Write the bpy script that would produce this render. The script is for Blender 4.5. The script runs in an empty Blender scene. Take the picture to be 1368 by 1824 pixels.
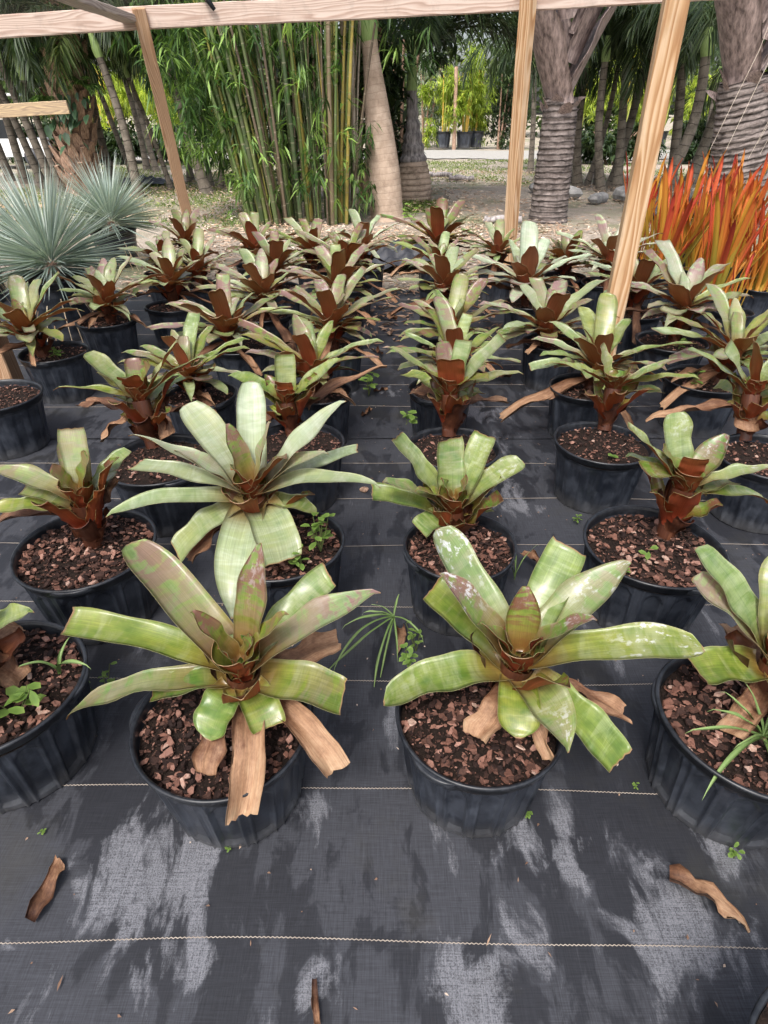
import bpy, math, random
import numpy as np
R = math.radians
rng = np.random.default_rng(7)
random.seed(7)
scene = bpy.context.scene
col = scene.collection

# ------------------------------------------------------------------ camera
cam_d = bpy.data.cameras.new('camera')
cam = bpy.data.objects.new('camera', cam_d); col.objects.link(cam)
cam.location = (0, 0, 1.4)
cam.rotation_euler = (R(90 - 34.25), 0, 0)
cam_d.sensor_fit = 'VERTICAL'; cam_d.sensor_height = 36.0; cam_d.lens = 20.72
cam_d.clip_start = 0.02; cam_d.clip_end = 600
scene.camera = cam
# ------------------------------------------------------------------ sky, sun, exposure
SUN_EL, SUN_AZ = 58.0, 200.0      # azimuth measured from +Y towards +X: high, behind the camera's left shoulder
world = bpy.data.worlds.new('World'); scene.world = world; world.use_nodes = True
wn = world.node_tree.nodes; wl = world.node_tree.links
bg = wn['Background']
sky = wn.new('ShaderNodeTexSky'); sky.sky_type = 'NISHITA'; sky.sun_disc = False
sky.sun_elevation = R(SUN_EL); sky.sun_rotation = R(SUN_AZ); sky.air_density = 1.0; sky.dust_density = 6.0; sky.ozone_density = 1.0
hs = wn.new('ShaderNodeHueSaturation'); hs.inputs['Saturation'].default_value = 0.62; hs.inputs['Value'].default_value = 1.0
wl.new(sky.outputs[0], hs.inputs['Color']); wl.new(hs.outputs[0], bg.inputs['Color'])
bg.inputs['Strength'].default_value = 0.15
sd = bpy.data.lights.new('sun', 'SUN'); sd.energy = 1.5; sd.angle = R(14); sd.color = (1.0, 0.975, 0.94)
sun = bpy.data.objects.new('sun', sd); col.objects.link(sun)
sun.rotation_euler = (R(90 - SUN_EL), 0, R(180 - SUN_AZ))
vs = scene.view_settings
vs.view_transform = 'Standard'; vs.look = 'None'; vs.gamma = 1.0; vs.use_curve_mapping = False
vs.exposure = 1.30
scene.cycles.max_bounces = 8; scene.cycles.transparent_max_bounces = 8
scene.cycles.use_denoising = True

# ------------------------------------------------------------------ material helper
class NT:
    def __init__(s, name):
        s.m = bpy.data.materials.new(name); s.m.use_nodes = True
        s.n = s.m.node_tree.nodes; s.l = s.m.node_tree.links
        s.b = s.n['Principled BSDF']; s.out = s.n['Material Output']
    def new(s, t, **k):
        o = s.n.new('ShaderNode' + t)
        for a, v in k.items(): setattr(o, a, v)
        return o
    def put(s, sock, v):
        if isinstance(v, bpy.types.NodeSocket): s.l.new(v, sock)
        elif v is not None:
            if isinstance(v, tuple) and len(v) == 3 and sock.type == 'RGBA': v = v + (1,)
            sock.default_value = v
    def math(s, op, a, b=None, c=None, clamp=False):
        o = s.new('Math', operation=op); o.use_clamp = clamp
        s.put(o.inputs[0], a); s.put(o.inputs[1], b)
        if c is not None: s.put(o.inputs[2], c)
        return o.outputs[0]
    def mix(s, f, a, b, blend='MIX'):
        o = s.new('Mix', data_type='RGBA', blend_type=blend)
        s.put(o.inputs[0], f); s.put(o.inputs[6], a); s.put(o.inputs[7], b)
        return o.outputs[2]
    def rng(s, v, a, b, c=0.0, d=1.0, smooth=False):
        o = s.new('MapRange'); o.interpolation_type = 'SMOOTHSTEP' if smooth else 'LINEAR'
        for i, x in enumerate((v, a, b, c, d)): s.put(o.inputs[i], x)
        return o.outputs[0]
    def noise(s, vec, scale, detail=3.0, rough=.55, dist=0.0):
        o = s.new('TexNoise'); s.put(o.inputs['Vector'], vec)
        for k, v in (('Scale', scale), ('Detail', detail), ('Roughness', rough), ('Distortion', dist)): s.put(o.inputs[k], v)
        return o.outputs['Fac']
    def map(s, vec, scale=(1, 1, 1), loc=(0, 0, 0), rot=(0, 0, 0)):
        o = s.new('Mapping'); s.put(o.inputs['Vector'], vec)
        o.inputs['Scale'].default_value = scale; s.put(o.inputs['Location'], loc); o.inputs['Rotation'].default_value = rot
        return o.outputs[0]
    def coord(s, k): 
        if not hasattr(s, 'tc'): s.tc = s.new('TexCoord')
        return s.tc.outputs[k]
    def objinfo(s):
        if not hasattr(s, 'oi'): s.oi = s.new('ObjectInfo')
        return s.oi
    def sep(s, v):
        o = s.new('SeparateXYZ'); s.put(o.inputs[0], v); return o.outputs
    def comb(s, x, y, z):
        o = s.new('CombineXYZ')
        for i, v in enumerate((x, y, z)): s.put(o.inputs[i], v)
        return o.outputs[0]
    def attr(s, name):
        o = s.new('Attribute'); o.attribute_name = name; return o
    def bump(s, h, strength=.3, dist=.002):
        o = s.new('Bump'); o.inputs['Strength'].default_value = strength; o.inputs['Distance'].default_value = dist
        s.put(o.inputs['Height'], h); s.l.new(o.outputs[0], s.b.inputs['Normal'])
    def thin(s, color, f):
        tr = s.new('BsdfTranslucent'); s.put(tr.inputs[0], color); mx = s.new('MixShader'); mx.inputs[0].default_value = f
        s.l.new(s.b.outputs[0], mx.inputs[1]); s.l.new(tr.outputs[0], mx.inputs[2]); s.l.new(mx.outputs[0], s.out.inputs[0])
    def done(s, color, rough=.6, spec=None):
        s.put(s.b.inputs['Base Color'], color); s.put(s.b.inputs['Roughness'], rough)
        if spec is not None: s.put(s.b.inputs['Specular IOR Level'], spec)
        return s.m
def ramp(t, fac, stops):
    o = t.new('ValToRGB'); el = o.color_ramp.elements
    while len(el) < len(stops): el.new(0.5)
    for e, (p, c) in zip(el, stops): e.position = p; e.color = c + (1,)
    t.put(o.inputs[0], fac); return o.outputs[0]
M = {}

def leaf_upper():
    t = NT('bromeliad_upper'); uv = t.sep(t.coord('UV')); u, v = uv[0], uv[1]
    oi = t.objinfo(); c = t.new('SeparateColor'); t.l.new(oi.outputs['Color'], c.inputs[0])
    gl, pu, po = c.outputs[0], c.outputs[1], c.outputs[2]; rnd = oi.outputs['Random']
    off = t.math('MULTIPLY', rnd, 37.0)
    stri = t.noise(t.comb(t.math('MULTIPLY', u, 46.0), t.math('MULTIPLY_ADD', v, 1.6, off), off), 1.0, 3.0)
    band = t.noise(t.comb(t.math('MULTIPLY', u, .9), t.math('MULTIPLY', v, 13.0), off), 1.0, 4.0, .65, .5)
    blot = t.noise(t.comb(t.math('MULTIPLY', u, 2.2), t.math('MULTIPLY', v, 4.5), off), 1.0, 4.0, .6)
    g1 = t.mix(t.rng(blot, .3, .7), t.mix(rnd, (.055, .145, .016), (.10, .165, .015)), t.mix(rnd, (.21, .32, .06), (.33, .37, .055)))
    fac = t.math('ADD', t.math('MULTIPLY_ADD', gl, .80, -.16), t.math('MULTIPLY', t.rng(band, .44, .66), .34), clamp=True)
    colr = t.mix(fac, g1, t.mix(gl, (.52, .58, .31), (.56, .65, .50)))
    # purple / bronze banding, strongest towards the outer half
    pz = t.math('MULTIPLY', t.rng(v, .20, .85, .35, 1.0, True), t.rng(t.math('MULTIPLY_ADD', blot, .42, t.math('MULTIPLY', band, .58)), .44, .525, 0, 1, True))
    pf = t.math('MULTIPLY', pz, t.math('MULTIPLY', pu, 1.25), clamp=True)
    colr = t.mix(t.math('MULTIPLY', pf, .9), colr, t.mix(gl, (.17, .055, .040), (.33, .18, .20)))
    # warm sheath colour near the heart
    hb = t.rng(v, t.math('MULTIPLY_ADD', pu, .34, .32), .03, 0, 1, True)
    colr = t.mix(t.math('MULTIPLY', hb, .85), colr, t.mix(t.math('SUBTRACT', blot, t.math('MULTIPLY', pu, .3), clamp=True), (.20, .050, .018), (.24, .20, .04)))
    # fine striation
    sv = t.rng(stri, .25, .75, .76, 1.30)
    colr = t.mix(1.0, colr, t.comb(sv, sv, sv), 'MULTIPLY')
    # mineral powder
    pn = t.noise(t.comb(t.math('MULTIPLY', u, 6.0), t.math('MULTIPLY', v, 16.0), off), 1.0, 5.0, .7)
    pm = t.math('MULTIPLY', t.rng(t.math('MULTIPLY_ADD', blot, .5, t.math('MULTIPLY', pn, .6)), .585, .645), t.math('MULTIPLY', po, t.rng(v, .4, .7)), clamp=True)
    colr = t.mix(pm, colr, (.72, .74, .74))
    # pale margin and dry end
    eu = t.math('ABSOLUTE', t.math('SUBTRACT', u, .5))
    colr = t.mix(t.math('MULTIPLY', t.rng(eu, .476, .494), .55), colr, (.42, .38, .19))
    colr = t.mix(t.rng(t.math('MULTIPLY_ADD', stri, .02, v), .994, 1.004), colr, (.36, .22, .11))
    t.bump(stri, .25, .0015)
    t.b.inputs['Coat Weight'].default_value = .6; t.b.inputs['Coat Roughness'].default_value = .24
    m = t.done(colr, t.rng(band, .3, .7, .50, .36), .5); t.thin(t.mix(.5, colr, (.9, .9, .45)), .18); return m
def leaf_lower():
    t = NT('bromeliad_under'); uv = t.sep(t.coord('UV')); u, v = uv[0], uv[1]
    oi = t.objinfo(); c = t.new('SeparateColor'); t.l.new(oi.outputs['Color'], c.inputs[0]); rnd = oi.outputs['Random']
    off = t.math('MULTIPLY', rnd, 61.0)
    stri = t.noise(t.comb(t.math('MULTIPLY', u, 40.0), t.math('MULTIPLY', v, 1.4), off), 1.0, 3.0)
    blot = t.noise(t.comb(t.math('MULTIPLY', u, 2.0), t.math('MULTIPLY', v, 4.0), off), 1.0, 4.0, .6)
    low = t.mix(blot, (.22, .030, .020), (.48, .105, .040))
    up = t.mix(t.math('MULTIPLY', rnd, 1.0), (.25, .125, .042), (.34, .070, .034))
    f = t.math('MULTIPLY_ADD', blot, .5, t.math('SUBTRACT', v, .22), clamp=True)
    f = t.math('SUBTRACT', f, t.math('MULTIPLY', c.outputs[1], .30), clamp=True)
    colr = t.mix(f, low, up)
    colr = t.mix(t.math('MULTIPLY', c.outputs[0], .30), colr, (.25, .28, .19))
    colr = t.mix(t.rng(c.outputs[1], .93, .99, 0, .85), colr, (.085, .016, .020))
    sv = t.rng(stri, .25, .75, .58, 1.35)
    colr = t.mix(1.0, colr, t.comb(sv, sv, sv), 'MULTIPLY')
    eu = t.math('ABSOLUTE', t.math('SUBTRACT', u, .5))
    colr = t.mix(t.math('MULTIPLY', t.rng(eu, .475, .49), .6), colr, (.45, .36, .16))
    t.bump(stri, .3, .0015)
    t.b.inputs['Coat Weight'].default_value = .5; t.b.inputs['Coat Roughness'].default_value = .25
    m = t.done(colr, .40, .5); t.thin(t.mix(.6, colr, (.98, .30, .10)), .52); return m
def dead_mat():
    t = NT('dry_leaf'); uv = t.sep(t.coord('UV')); u, v = uv[0], uv[1]; rnd = t.objinfo().outputs['Random']
    off = t.math('MULTIPLY', rnd, 53.0)
    stri = t.noise(t.comb(t.math('MULTIPLY', u, 30.0), t.math('MULTIPLY', v, 2.5), off), 1.0, 4.0)
    blot = t.noise(t.comb(t.math('MULTIPLY', u, 2.0), t.math('MULTIPLY', v, 4.0), off), 1.0, 4.0, .65)
    fine = t.noise(t.comb(t.math('MULTIPLY', u, 9.0), t.math('MULTIPLY', v, 12.0), off), 1.0, 5.0, .75)
    colr = ramp(t, t.math('MULTIPLY_ADD', fine, .5, t.math('MULTIPLY_ADD', blot, .6, t.math('MULTIPLY_ADD', v, .34, t.math('MULTIPLY_ADD', rnd, .25, -.42)))), [(.12, (.045, .018, .012)), (.38, (.16, .075, .040)), (.62, (.36, .21, .12)), (.82, (.46, .31, .19)), (1.0, (.55, .43, .32))])
    sv = t.rng(stri, .25, .75, .72, 1.2)
    colr = t.mix(1.0, colr, t.comb(sv, sv, sv), 'MULTIPLY')
    t.bump(stri, .5, .002)
    return t.done(colr, .62, .35)
def sheath_mat():
    t = NT('dry_sheath'); uv = t.sep(t.coord('UV')); u, v = uv[0], uv[1]; rnd = t.objinfo().outputs['Random']
    off = t.math('MULTIPLY', rnd, 53.0)
    stri = t.noise(t.comb(t.math('MULTIPLY', u, 26.0), t.math('MULTIPLY', v, 2.5), off), 1.0, 4.0)
    blot = t.noise(t.comb(t.math('MULTIPLY', u, 3.0), t.math('MULTIPLY', v, 3.0), off), 1.0, 4.0, .65)
    colr = ramp(t, t.math('MULTIPLY_ADD', stri, .45, t.math('MULTIPLY', blot, .6)), [(.25, (.026, .009, .006)), (.55, (.092, .030, .015)), (.8, (.24, .095, .045))])
    t.bump(stri, .5, .002)
    return t.done(colr, .42, .5)
def pot_mat():
    t = NT('black_plastic'); p = t.coord('Object'); rnd = t.objinfo().outputs['Random']
    q = t.map(p, (1, 1, 1), t.comb(t.math('MULTIPLY', rnd, 20.0), rnd, 0.0))
    n1 = t.noise(q, 9.0, 6.0, .7); n2 = t.noise(t.map(q, (1, 1, .18)), 34.0, 4.0, .7)
    z = t.sep(p)[2]
    dust_sheen = t.math('ADD', t.math('MULTIPLY', t.rng(n1, .42, .70), .55), t.math('MULTIPLY', t.rng(n2, .5, .8), .45), clamp=True)
    low = t.rng(z, .07, .0)
    colr = t.mix(dust_sheen, (.011, .014, .021), (.085, .098, .125))  # bluish dust, lightened further to stand in for sky reflected on the plastic
    colr = t.mix(t.math('MULTIPLY', t.math('MULTIPLY', low, n2), .8), colr, (.12, .115, .11))
    t.bump(t.noise(q, 90.0, 4.0), .25, .0015)
    return t.done(colr, t.rng(dust_sheen, 0, 1, .30, .55), .6)
def rim_mat():
    t = NT('black_rim'); n = t.noise(t.coord('Object'), 22.0, 5.0, .7)
    return t.done(t.mix(t.rng(n, .45, .8), (.010, .012, .016), (.050, .055, .065)), .34, .5)
def soil_mat():
    t = NT('potting_soil'); p = t.coord('Object'); n = t.noise(p, 60.0, 6.0, .75)
    t.bump(n, 1.0, .01)
    return t.done(ramp(t, n, [(.3, (.007, .005, .0045)), (.7, (.040, .025, .019))]), .9, .2)
def bark_mat():
    t = NT('pine_bark'); a = t.attr('rnd').outputs['Fac']; p = t.coord('Object')
    n = t.noise(p, 180.0, 4.0, .7)
    f = t.math('MULTIPLY_ADD', n, .45, t.math('SUBTRACT', a, .30))
    colr = ramp(t, f, [(.0, (.020, .010, .008)), (.25, (.075, .037, .027)), (.55, (.19, .088, .062)), (.82, (.35, .19, .145)), (1.0, (.55, .42, .34))])
    t.bump(n, .6, .003)
    return t.done(colr, .8, .3)
M['up'] = leaf_upper(); M['lo'] = leaf_lower(); M['dead'] = dead_mat(); M['sheath'] = sheath_mat()
M['pot'] = pot_mat(); M['rim'] = rim_mat(); M['soil'] = soil_mat(); M['bark'] = bark_mat()

def fabric_mat():
    t = NT('woven_ground_cover'); p = t.coord('Object'); s = t.sep(p); x, y = s[0], s[1]
    wx = t.noise(t.map(p, (14, 420, 1)), 1.0, 3.0, .7); wy = t.noise(t.map(p, (420, 14, 1)), 1.0, 3.0, .7)
    weave = t.math('MULTIPLY_ADD', wx, .5, t.math('MULTIPLY', wy, .5))
    fine = t.noise(p, 330.0, 2.0, .8)
    big = t.noise(p, 1.7, 4.0, .6, .6); med = t.noise(t.map(p, (11.0, 4.6, 1)), 1.0, 7.0, .66, .45)
    # mineral residue where water has dried, in irregular run-off patches
    blobs = [(-.52, .62, .17, .17, .9), (-.13, .43, .06, .06, .8), (.17, .41, .10, .09, .85), (.36, .70, .17, .12, .65), (.62, .50, .18, .16, .6), (-.44, .47, .16, .06, .7),
             (.05, 1.02, .05, .16, .65), (.01, 1.12, .05, .05, .7), (.48, 1.35, .08, .13, .8), (.55, 2.35, .10, .35, .7), (.62, 1.25, .14, .10, .5), (.30, .52, .16, .10, .4),
             (-.2, .78, .06, .06, .6), (.75, .72, .12, .10, .5), (.52, 3.05, .2, .15, .7), (.1, 3.3, .2, .06, .5), (-.75, .40, .14, .14, .4)]
    acc = None
    for (cx, cy, rx, ry, amp) in blobs:
        dx = t.math('DIVIDE', t.math('SUBTRACT', x, cx), rx); dy = t.math('DIVIDE', t.math('SUBTRACT', y, cy), ry)
        d = t.math('ADD', t.math('MULTIPLY', dx, dx), t.math('MULTIPLY', dy, dy))
        g = t.math('MULTIPLY', t.math('DIVIDE', 1.0, t.math('ADD', t.math('MULTIPLY', d, d), 1.0)), amp)
        acc = g if acc is None else t.math('MAXIMUM', acc, g)
    res = t.rng(t.math('ADD', t.math('MULTIPLY', acc, .30), t.math('MULTIPLY', med, 1.0)), .65, .74)
    gritty = t.rng(t.math('MULTIPLY_ADD', weave, .6, t.math('MULTIPLY', fine, .5)), .44, .62)
    damp = t.rng(t.math('MULTIPLY_ADD', med, .55, t.math('MULTIPLY', big, .45)), .47, .50)
    base = t.mix(damp, (.0215, .023, .029), (.043, .0455, .055))
    wv = t.rng(weave, .3, .7, .45, 1.55)
    base = t.mix(1.0, base, t.comb(wv, wv, wv), 'MULTIPLY')
    colr = t.mix(t.math('MULTIPLY', res, t.math('MULTIPLY_ADD', gritty, .75, .06)), base, (.235, .24, .265))
    # brown-green algae film
    alg = t.rng(t.noise(p, 2.6, 5.0, .65), .54, .70)
    colr = t.mix(t.math('MULTIPLY', alg, .38), colr, (.050, .047, .036))
    t.bump(weave, .35, .0012)
    return t.done(colr, t.rng(damp, 0, 1, .55, .74), .35)
def thread_mat():
    t = NT('marker_thread'); n = t.noise(t.map(t.coord('Object'), (8, 1, 1)), 3.0, 3.0)
    return t.done(t.mix(n, (.16, .125, .105), (.44, .39, .33)), .8)
def wood_mat(name, dark, mid, light, grain=1.0, stain=.3):
    t = NT(name); p = t.coord('Object'); rnd = t.objinfo().outputs['Random']
    q = t.map(p, (1, 1, .10), t.comb(t.math('MULTIPLY', rnd, 9.0), t.math('MULTIPLY', rnd, 4.0), 0.0))
    warp = t.noise(q, 9.0, 2.0, .5)
    s = t.sep(q); xx = t.math('MULTIPLY_ADD', warp, .16, s[0]); yy = t.math('MULTIPLY_ADD', warp, .12, s[1])
    rr = t.math('SQRT', t.math('ADD', t.math('POWER', t.math('ADD', xx, .06), 2.0), t.math('POWER', t.math('ADD', yy, .09), 2.0)))
    ringv = t.math('FRACT', t.math('MULTIPLY', rr, 62.0 * grain))
    ringv = t.math('MULTIPLY', t.rng(ringv, 0.0, .75, 0, 1, True), t.rng(ringv, 1.0, .80))
    fib = t.noise(t.map(p, (260, 260, 5)), 1.0, 3.0, .7)
    blo = t.noise(p, 5.0, 5.0, .7)
    colr = ramp(t, t.math('MULTIPLY_ADD', ringv, .55, t.math('MULTIPLY', fib, .42)), [(.1, light), (.5, mid), (.95, dark)])
    colr = t.mix(t.math('MULTIPLY', t.rng(blo, .52, .75), stain), colr, (.16, .12, .10))
    t.bump(t.math('ADD', fib, ringv), .25, .002)
    return t.done(colr, .75, .25)
def trunk_mat(name, spacing, dark, mid, light, line=.12, stripes=0.0):
    t = NT(name); uv = t.sep(t.coord('UV')); u, v = uv[0], uv[1]; p = t.coord('Object')
    n1 = t.noise(p, 5.0, 5.0, .65); n2 = t.noise(t.map(p, (1, 1, .25)), 38.0, 4.0, .7)
    vv = t.math('DIVIDE', t.math('MULTIPLY_ADD', t.noise(p, 6.0, 3.0), spacing * .5, v), spacing)
    fr = t.math('FRACT', vv)
    ln = t.rng(t.math('ABSOLUTE', t.math('SUBTRACT', fr, .5)), .5 - line, .5)
    colr = ramp(t, t.math('MULTIPLY_ADD', n1, .6, t.math('MULTIPLY', n2, .4)), [(.3, mid), (.7, light)])
    colr = t.mix(t.math('MULTIPLY', ln, t.rng(n2, .2, .5, .5, 1.0)), colr, dark)
    colr = t.mix(t.rng(t.noise(p, 4.5, 6.0, .75), .48, .66, 0, .72), colr, dark)
    t.bump(t.math('ADD', n2, ln), .4, .01)
    return t.done(colr, .85, .2)
def plain_noise(name, a, b, scale=8.0, rough=.7, stretch=(1, 1, 1), spec=.3, bump=0.0, attr=False, coord='Object'):
    t = NT(name); p = t.map(t.coord(coord), stretch); n = t.noise(p, scale, 5.0, .65)
    f = t.rng(n, .3, .7)
    if attr: f = t.math('MULTIPLY_ADD', t.attr('rnd').outputs['Fac'], .75, t.math('MULTIPLY', f, .25))
    if bump: t.bump(n, bump, .01)
    return t.done(t.mix(f, a, b), rough, spec)
def foliage_mat(name, a, b, c, trans=.35, rough=.5):
    """thin leaves: per-leaf colour from the rnd attribute, some light passes through"""
    t = NT(name); f = t.attr('rnd').outputs['Fac']
    colr = ramp(t, f, [(.0, a), (.55, b), (1.0, c)])
    m = t.done(colr, rough, .35)
    tr = t.new('BsdfTranslucent'); t.put(tr.inputs[0], t.mix(1.0, colr, (1.25, 1.3, .7), 'MULTIPLY'))
    mx = t.new('MixShader'); mx.inputs[0].default_value = trans
    t.l.new(t.b.outputs[0], mx.inputs[1]); t.l.new(tr.outputs[0], mx.inputs[2]); t.l.new(mx.outputs[0], t.out.inputs[0])
    return m
def strap_mat(name):
    """orange-red strap leaves: colour follows the object colour, banded towards the tip"""
    t = NT(name); uv = t.sep(t.coord('UV')); u, v = uv[0], uv[1]; oi = t.objinfo(); rnd = oi.outputs['Random']
    off = t.math('MULTIPLY', rnd, 41.0)
    n = t.noise(t.comb(t.math('MULTIPLY', u, 8.0), t.math('MULTIPLY', v, 3.0), off), 1.0, 3.0)
    f = t.math('MULTIPLY_ADD', v, .5, t.math('MULTIPLY_ADD', rnd, .75, t.math('MULTIPLY_ADD', n, .45, -.40)))
    colr = ramp(t, f, [(.0, (.36, .30, .045)), (.25, (.66, .38, .05)), (.52, (.74, .26, .045)), (.78, (.68, .12, .045)), (1.0, (.50, .055, .04))])
    m = t.done(colr, .42, .45)
    tr = t.new('BsdfTranslucent'); t.put(tr.inputs[0], colr)
    mx = t.new('MixShader'); mx.inputs[0].default_value = .25
    t.l.new(t.b.outputs[0], mx.inputs[1]); t.l.new(tr.outputs[0], mx.inputs[2]); t.l.new(mx.outputs[0], t.out.inputs[0])
    return m
def ground_mat():
    t = NT('sandy_ground'); p = t.coord('Object')
    n1 = t.noise(p, .55, 5.0, .6); n2 = t.noise(p, 9.0, 6.0, .75); n3 = t.noise(p, 60.0, 4.0, .8); s = t.sep(p)
    dirt = ramp(t, t.math('MULTIPLY_ADD', n2, .5, t.math('MULTIPLY', n3, .5)), [(.30, (.10, .08, .062)), (.48, (.29, .245, .20)), (.72, (.47, .43, .385))])
    gm = t.rng(t.math('MULTIPLY_ADD', n2, .25, n1), .60, .72)
    colr = t.mix(t.math('MULTIPLY', gm, .6), dirt, t.mix(n3, (.06, .085, .025), (.14, .17, .06)))
    t.bump(t.math('ADD', n2, n3), .6, .03)
    return t.done(colr, .95, .15)
def cloth_mat():
    t = NT('shade_netting'); n = t.noise(t.map(t.coord('Object'), (1, 30, 1)), 3.0, 3.0)
    t.done(t.mix(n, (.030, .032, .036), (.055, .058, .064)), .8, .2)
    tr = t.new('BsdfTransparent'); mx = t.new('MixShader'); mx.inputs[0].default_value = .55
    t.l.new(t.b.outputs[0], mx.inputs[1]); t.l.new(tr.outputs[0], mx.inputs[2]); t.l.new(mx.outputs[0], t.out.inputs[0])
    return t.m
M['fabric'] = fabric_mat(); M['thread'] = thread_mat(); M['ground'] = ground_mat(); M['cloth'] = cloth_mat()
M['post'] = wood_mat('cedar_post', (.34, .15, .055), (.60, .38, .21), (.74, .55, .37), .55, .12)
M['post2'] = wood_mat('worn_cedar_post', (.32, .16, .08), (.55, .34, .20), (.66, .46, .31), 1.2, .3)
M['beam'] = wood_mat('pink_pine_beam', (.42, .28, .22), (.66, .51, .43), (.76, .64, .56), .8, .35)
M['grey_wood'] = wood_mat('grey_weathered_pine', (.26, .21, .19), (.47, .40, .36), (.60, .53, .48), 1.2, .5)
M['rail'] = wood_mat('lichen_rail', (.18, .14, .10), (.34, .25, .16), (.46, .35, .20), 1.2, .4)
M['tan_trunk'] = trunk_mat('tan_smooth_trunk', .085, (.22, .16, .12), (.30, .22, .165), (.50, .40, .32), .05)
M['grey_trunk'] = trunk_mat('grey_ringed_trunk', .17, (.028, .023, .018), (.085, .072, .058), (.23, .20, .165), .07)
M['ring_trunk'] = trunk_mat('rough_ringed_trunk', .075, (.022, .018, .017), (.105, .085, .078), (.34, .29, .27), .24)
M['spindle'] = trunk_mat('spindle_trunk', .10, (.10, .07, .05), (.38, .28, .21), (.55, .44, .35), .07)
M['boot'] = plain_noise('old_boot', (.11, .06, .04), (.56, .38, .28), 9.0, .85, (6, 6, 1), .2, .6)
M['leafbase'] = plain_noise('fibrous_leaf_base', (.055, .038, .036), (.44, .34, .31), 3.6, .55, (8, 8, .9), .4, .6)
M['greyboot'] = plain_noise('grey_leaf_base', (.06, .055, .06), (.46, .42, .41), 4.0, .8, (6, 6, 1), .2, .5)
M['crownshaft'] = plain_noise('green_crownshaft', (.16, .26, .07), (.32, .42, .17), 6.0, .5, (8, 8, .6), .4)
M['frond'] = foliage_mat('palm_leaflets', (.008, .018, .006), (.028, .052, .017), (.085, .12, .042), .3)
M['frond_lt'] = foliage_mat('pale_palm_leaflets', (.022, .040, .012), (.065, .105, .030), (.20, .235, .07), .4)
M['bamboo_leaf'] = foliage_mat('bamboo_leaves', (.014, .034, .009), (.050, .110, .026), (.26, .40, .10), .4)
M['gold_leaf'] = foliage_mat('golden_bamboo_leaves', (.10, .15, .02), (.27, .36, .045), (.52, .58, .10), .5)
M['dark_leaf'] = foliage_mat('dark_hedge_leaves', (.010, .020, .008), (.030, .055, .018), (.085, .12, .04), .3)
M['silver_leaf'] = foliage_mat('silver_leaves', (.10, .13, .09), (.22, .26, .20), (.42, .46, .40), .3)
M['yucca'] = foliage_mat('blue_yucca_blades', (.20, .26, .23), (.46, .55, .51), (.70, .77, .73), .15)
M['straw'] = foliage_mat('straw', (.20, .12, .07), (.42, .31, .19), (.62, .53, .40), .1, .8)
M['litter'] = foliage_mat('leaf_litter_pieces', (.16, .09, .06), (.40, .27, .19), (.62, .52, .43), .05, .85)
M['weed'] = foliage_mat('weed_leaves', (.07, .14, .03), (.17, .28, .06), (.34, .45, .12), .35)
M['grass'] = foliage_mat('grass_blades', (.045, .075, .018), (.12, .175, .04), (.30, .34, .11), .35)
M['pothos'] = foliage_mat('dark_vine_leaves', (.025, .055, .030), (.06, .115, .06), (.12, .19, .09), .2, .35)
M['strap'] = strap_mat('orange_strap_leaves')
def culm_mat():
    t = NT('bamboo_culm'); uv = t.sep(t.coord('UV')); oi = t.objinfo()
    n = t.noise(t.coord('Object'), 7.0, 4.0, .7); fr = t.math('FRACT', t.math('ADD', t.math('DIVIDE', uv[1], t.math('MULTIPLY_ADD', oi.outputs['Random'], .12, .22)), t.math('MULTIPLY', oi.outputs['Random'], 7.3)))
    ln = t.rng(t.math('ABSOLUTE', t.math('SUBTRACT', fr, .5)), .465, .485)
    c = t.mix(t.rng(n, .45, .75, 0, .6), oi.outputs['Color'], (.12, .10, .07))
    return t.done(t.mix(t.math('MULTIPLY', ln, .6), c, (.26, .23, .17)), .45, .4)
M['culm'] = culm_mat()
M['stem'] = plain_noise('green_stem', (.07, .10, .03), (.16, .18, .06), 20.0)
M['road'] = plain_noise('crushed_limestone', (.20, .19, .175), (.31, .30, .275), 14.0, .9)
M['stone'] = plain_noise('grey_stone', (.12, .12, .12), (.34, .33, .32), 9.0, .85, bump=.5)
M['white'] = plain_noise('white_paint', (.62, .63, .64), (.80, .80, .79), 2.0, .4)
M['darkglass'] = plain_noise('tinted_glass', (.010, .012, .014), (.02, .022, .025), 2.0, .15)
M['plasticsheet'] = plain_noise('black_sheet', (.020, .021, .026), (.075, .078, .09), 6.0, .5, bump=.4)
M['wire'] = plain_noise('green_wire', (.02, .16, .10), (.03, .24, .14), 5.0, .5)
M['fiber'] = plain_noise('pale_fibre', (.5, .42, .34), (.7, .62, .52), 5.0, .8)

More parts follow.
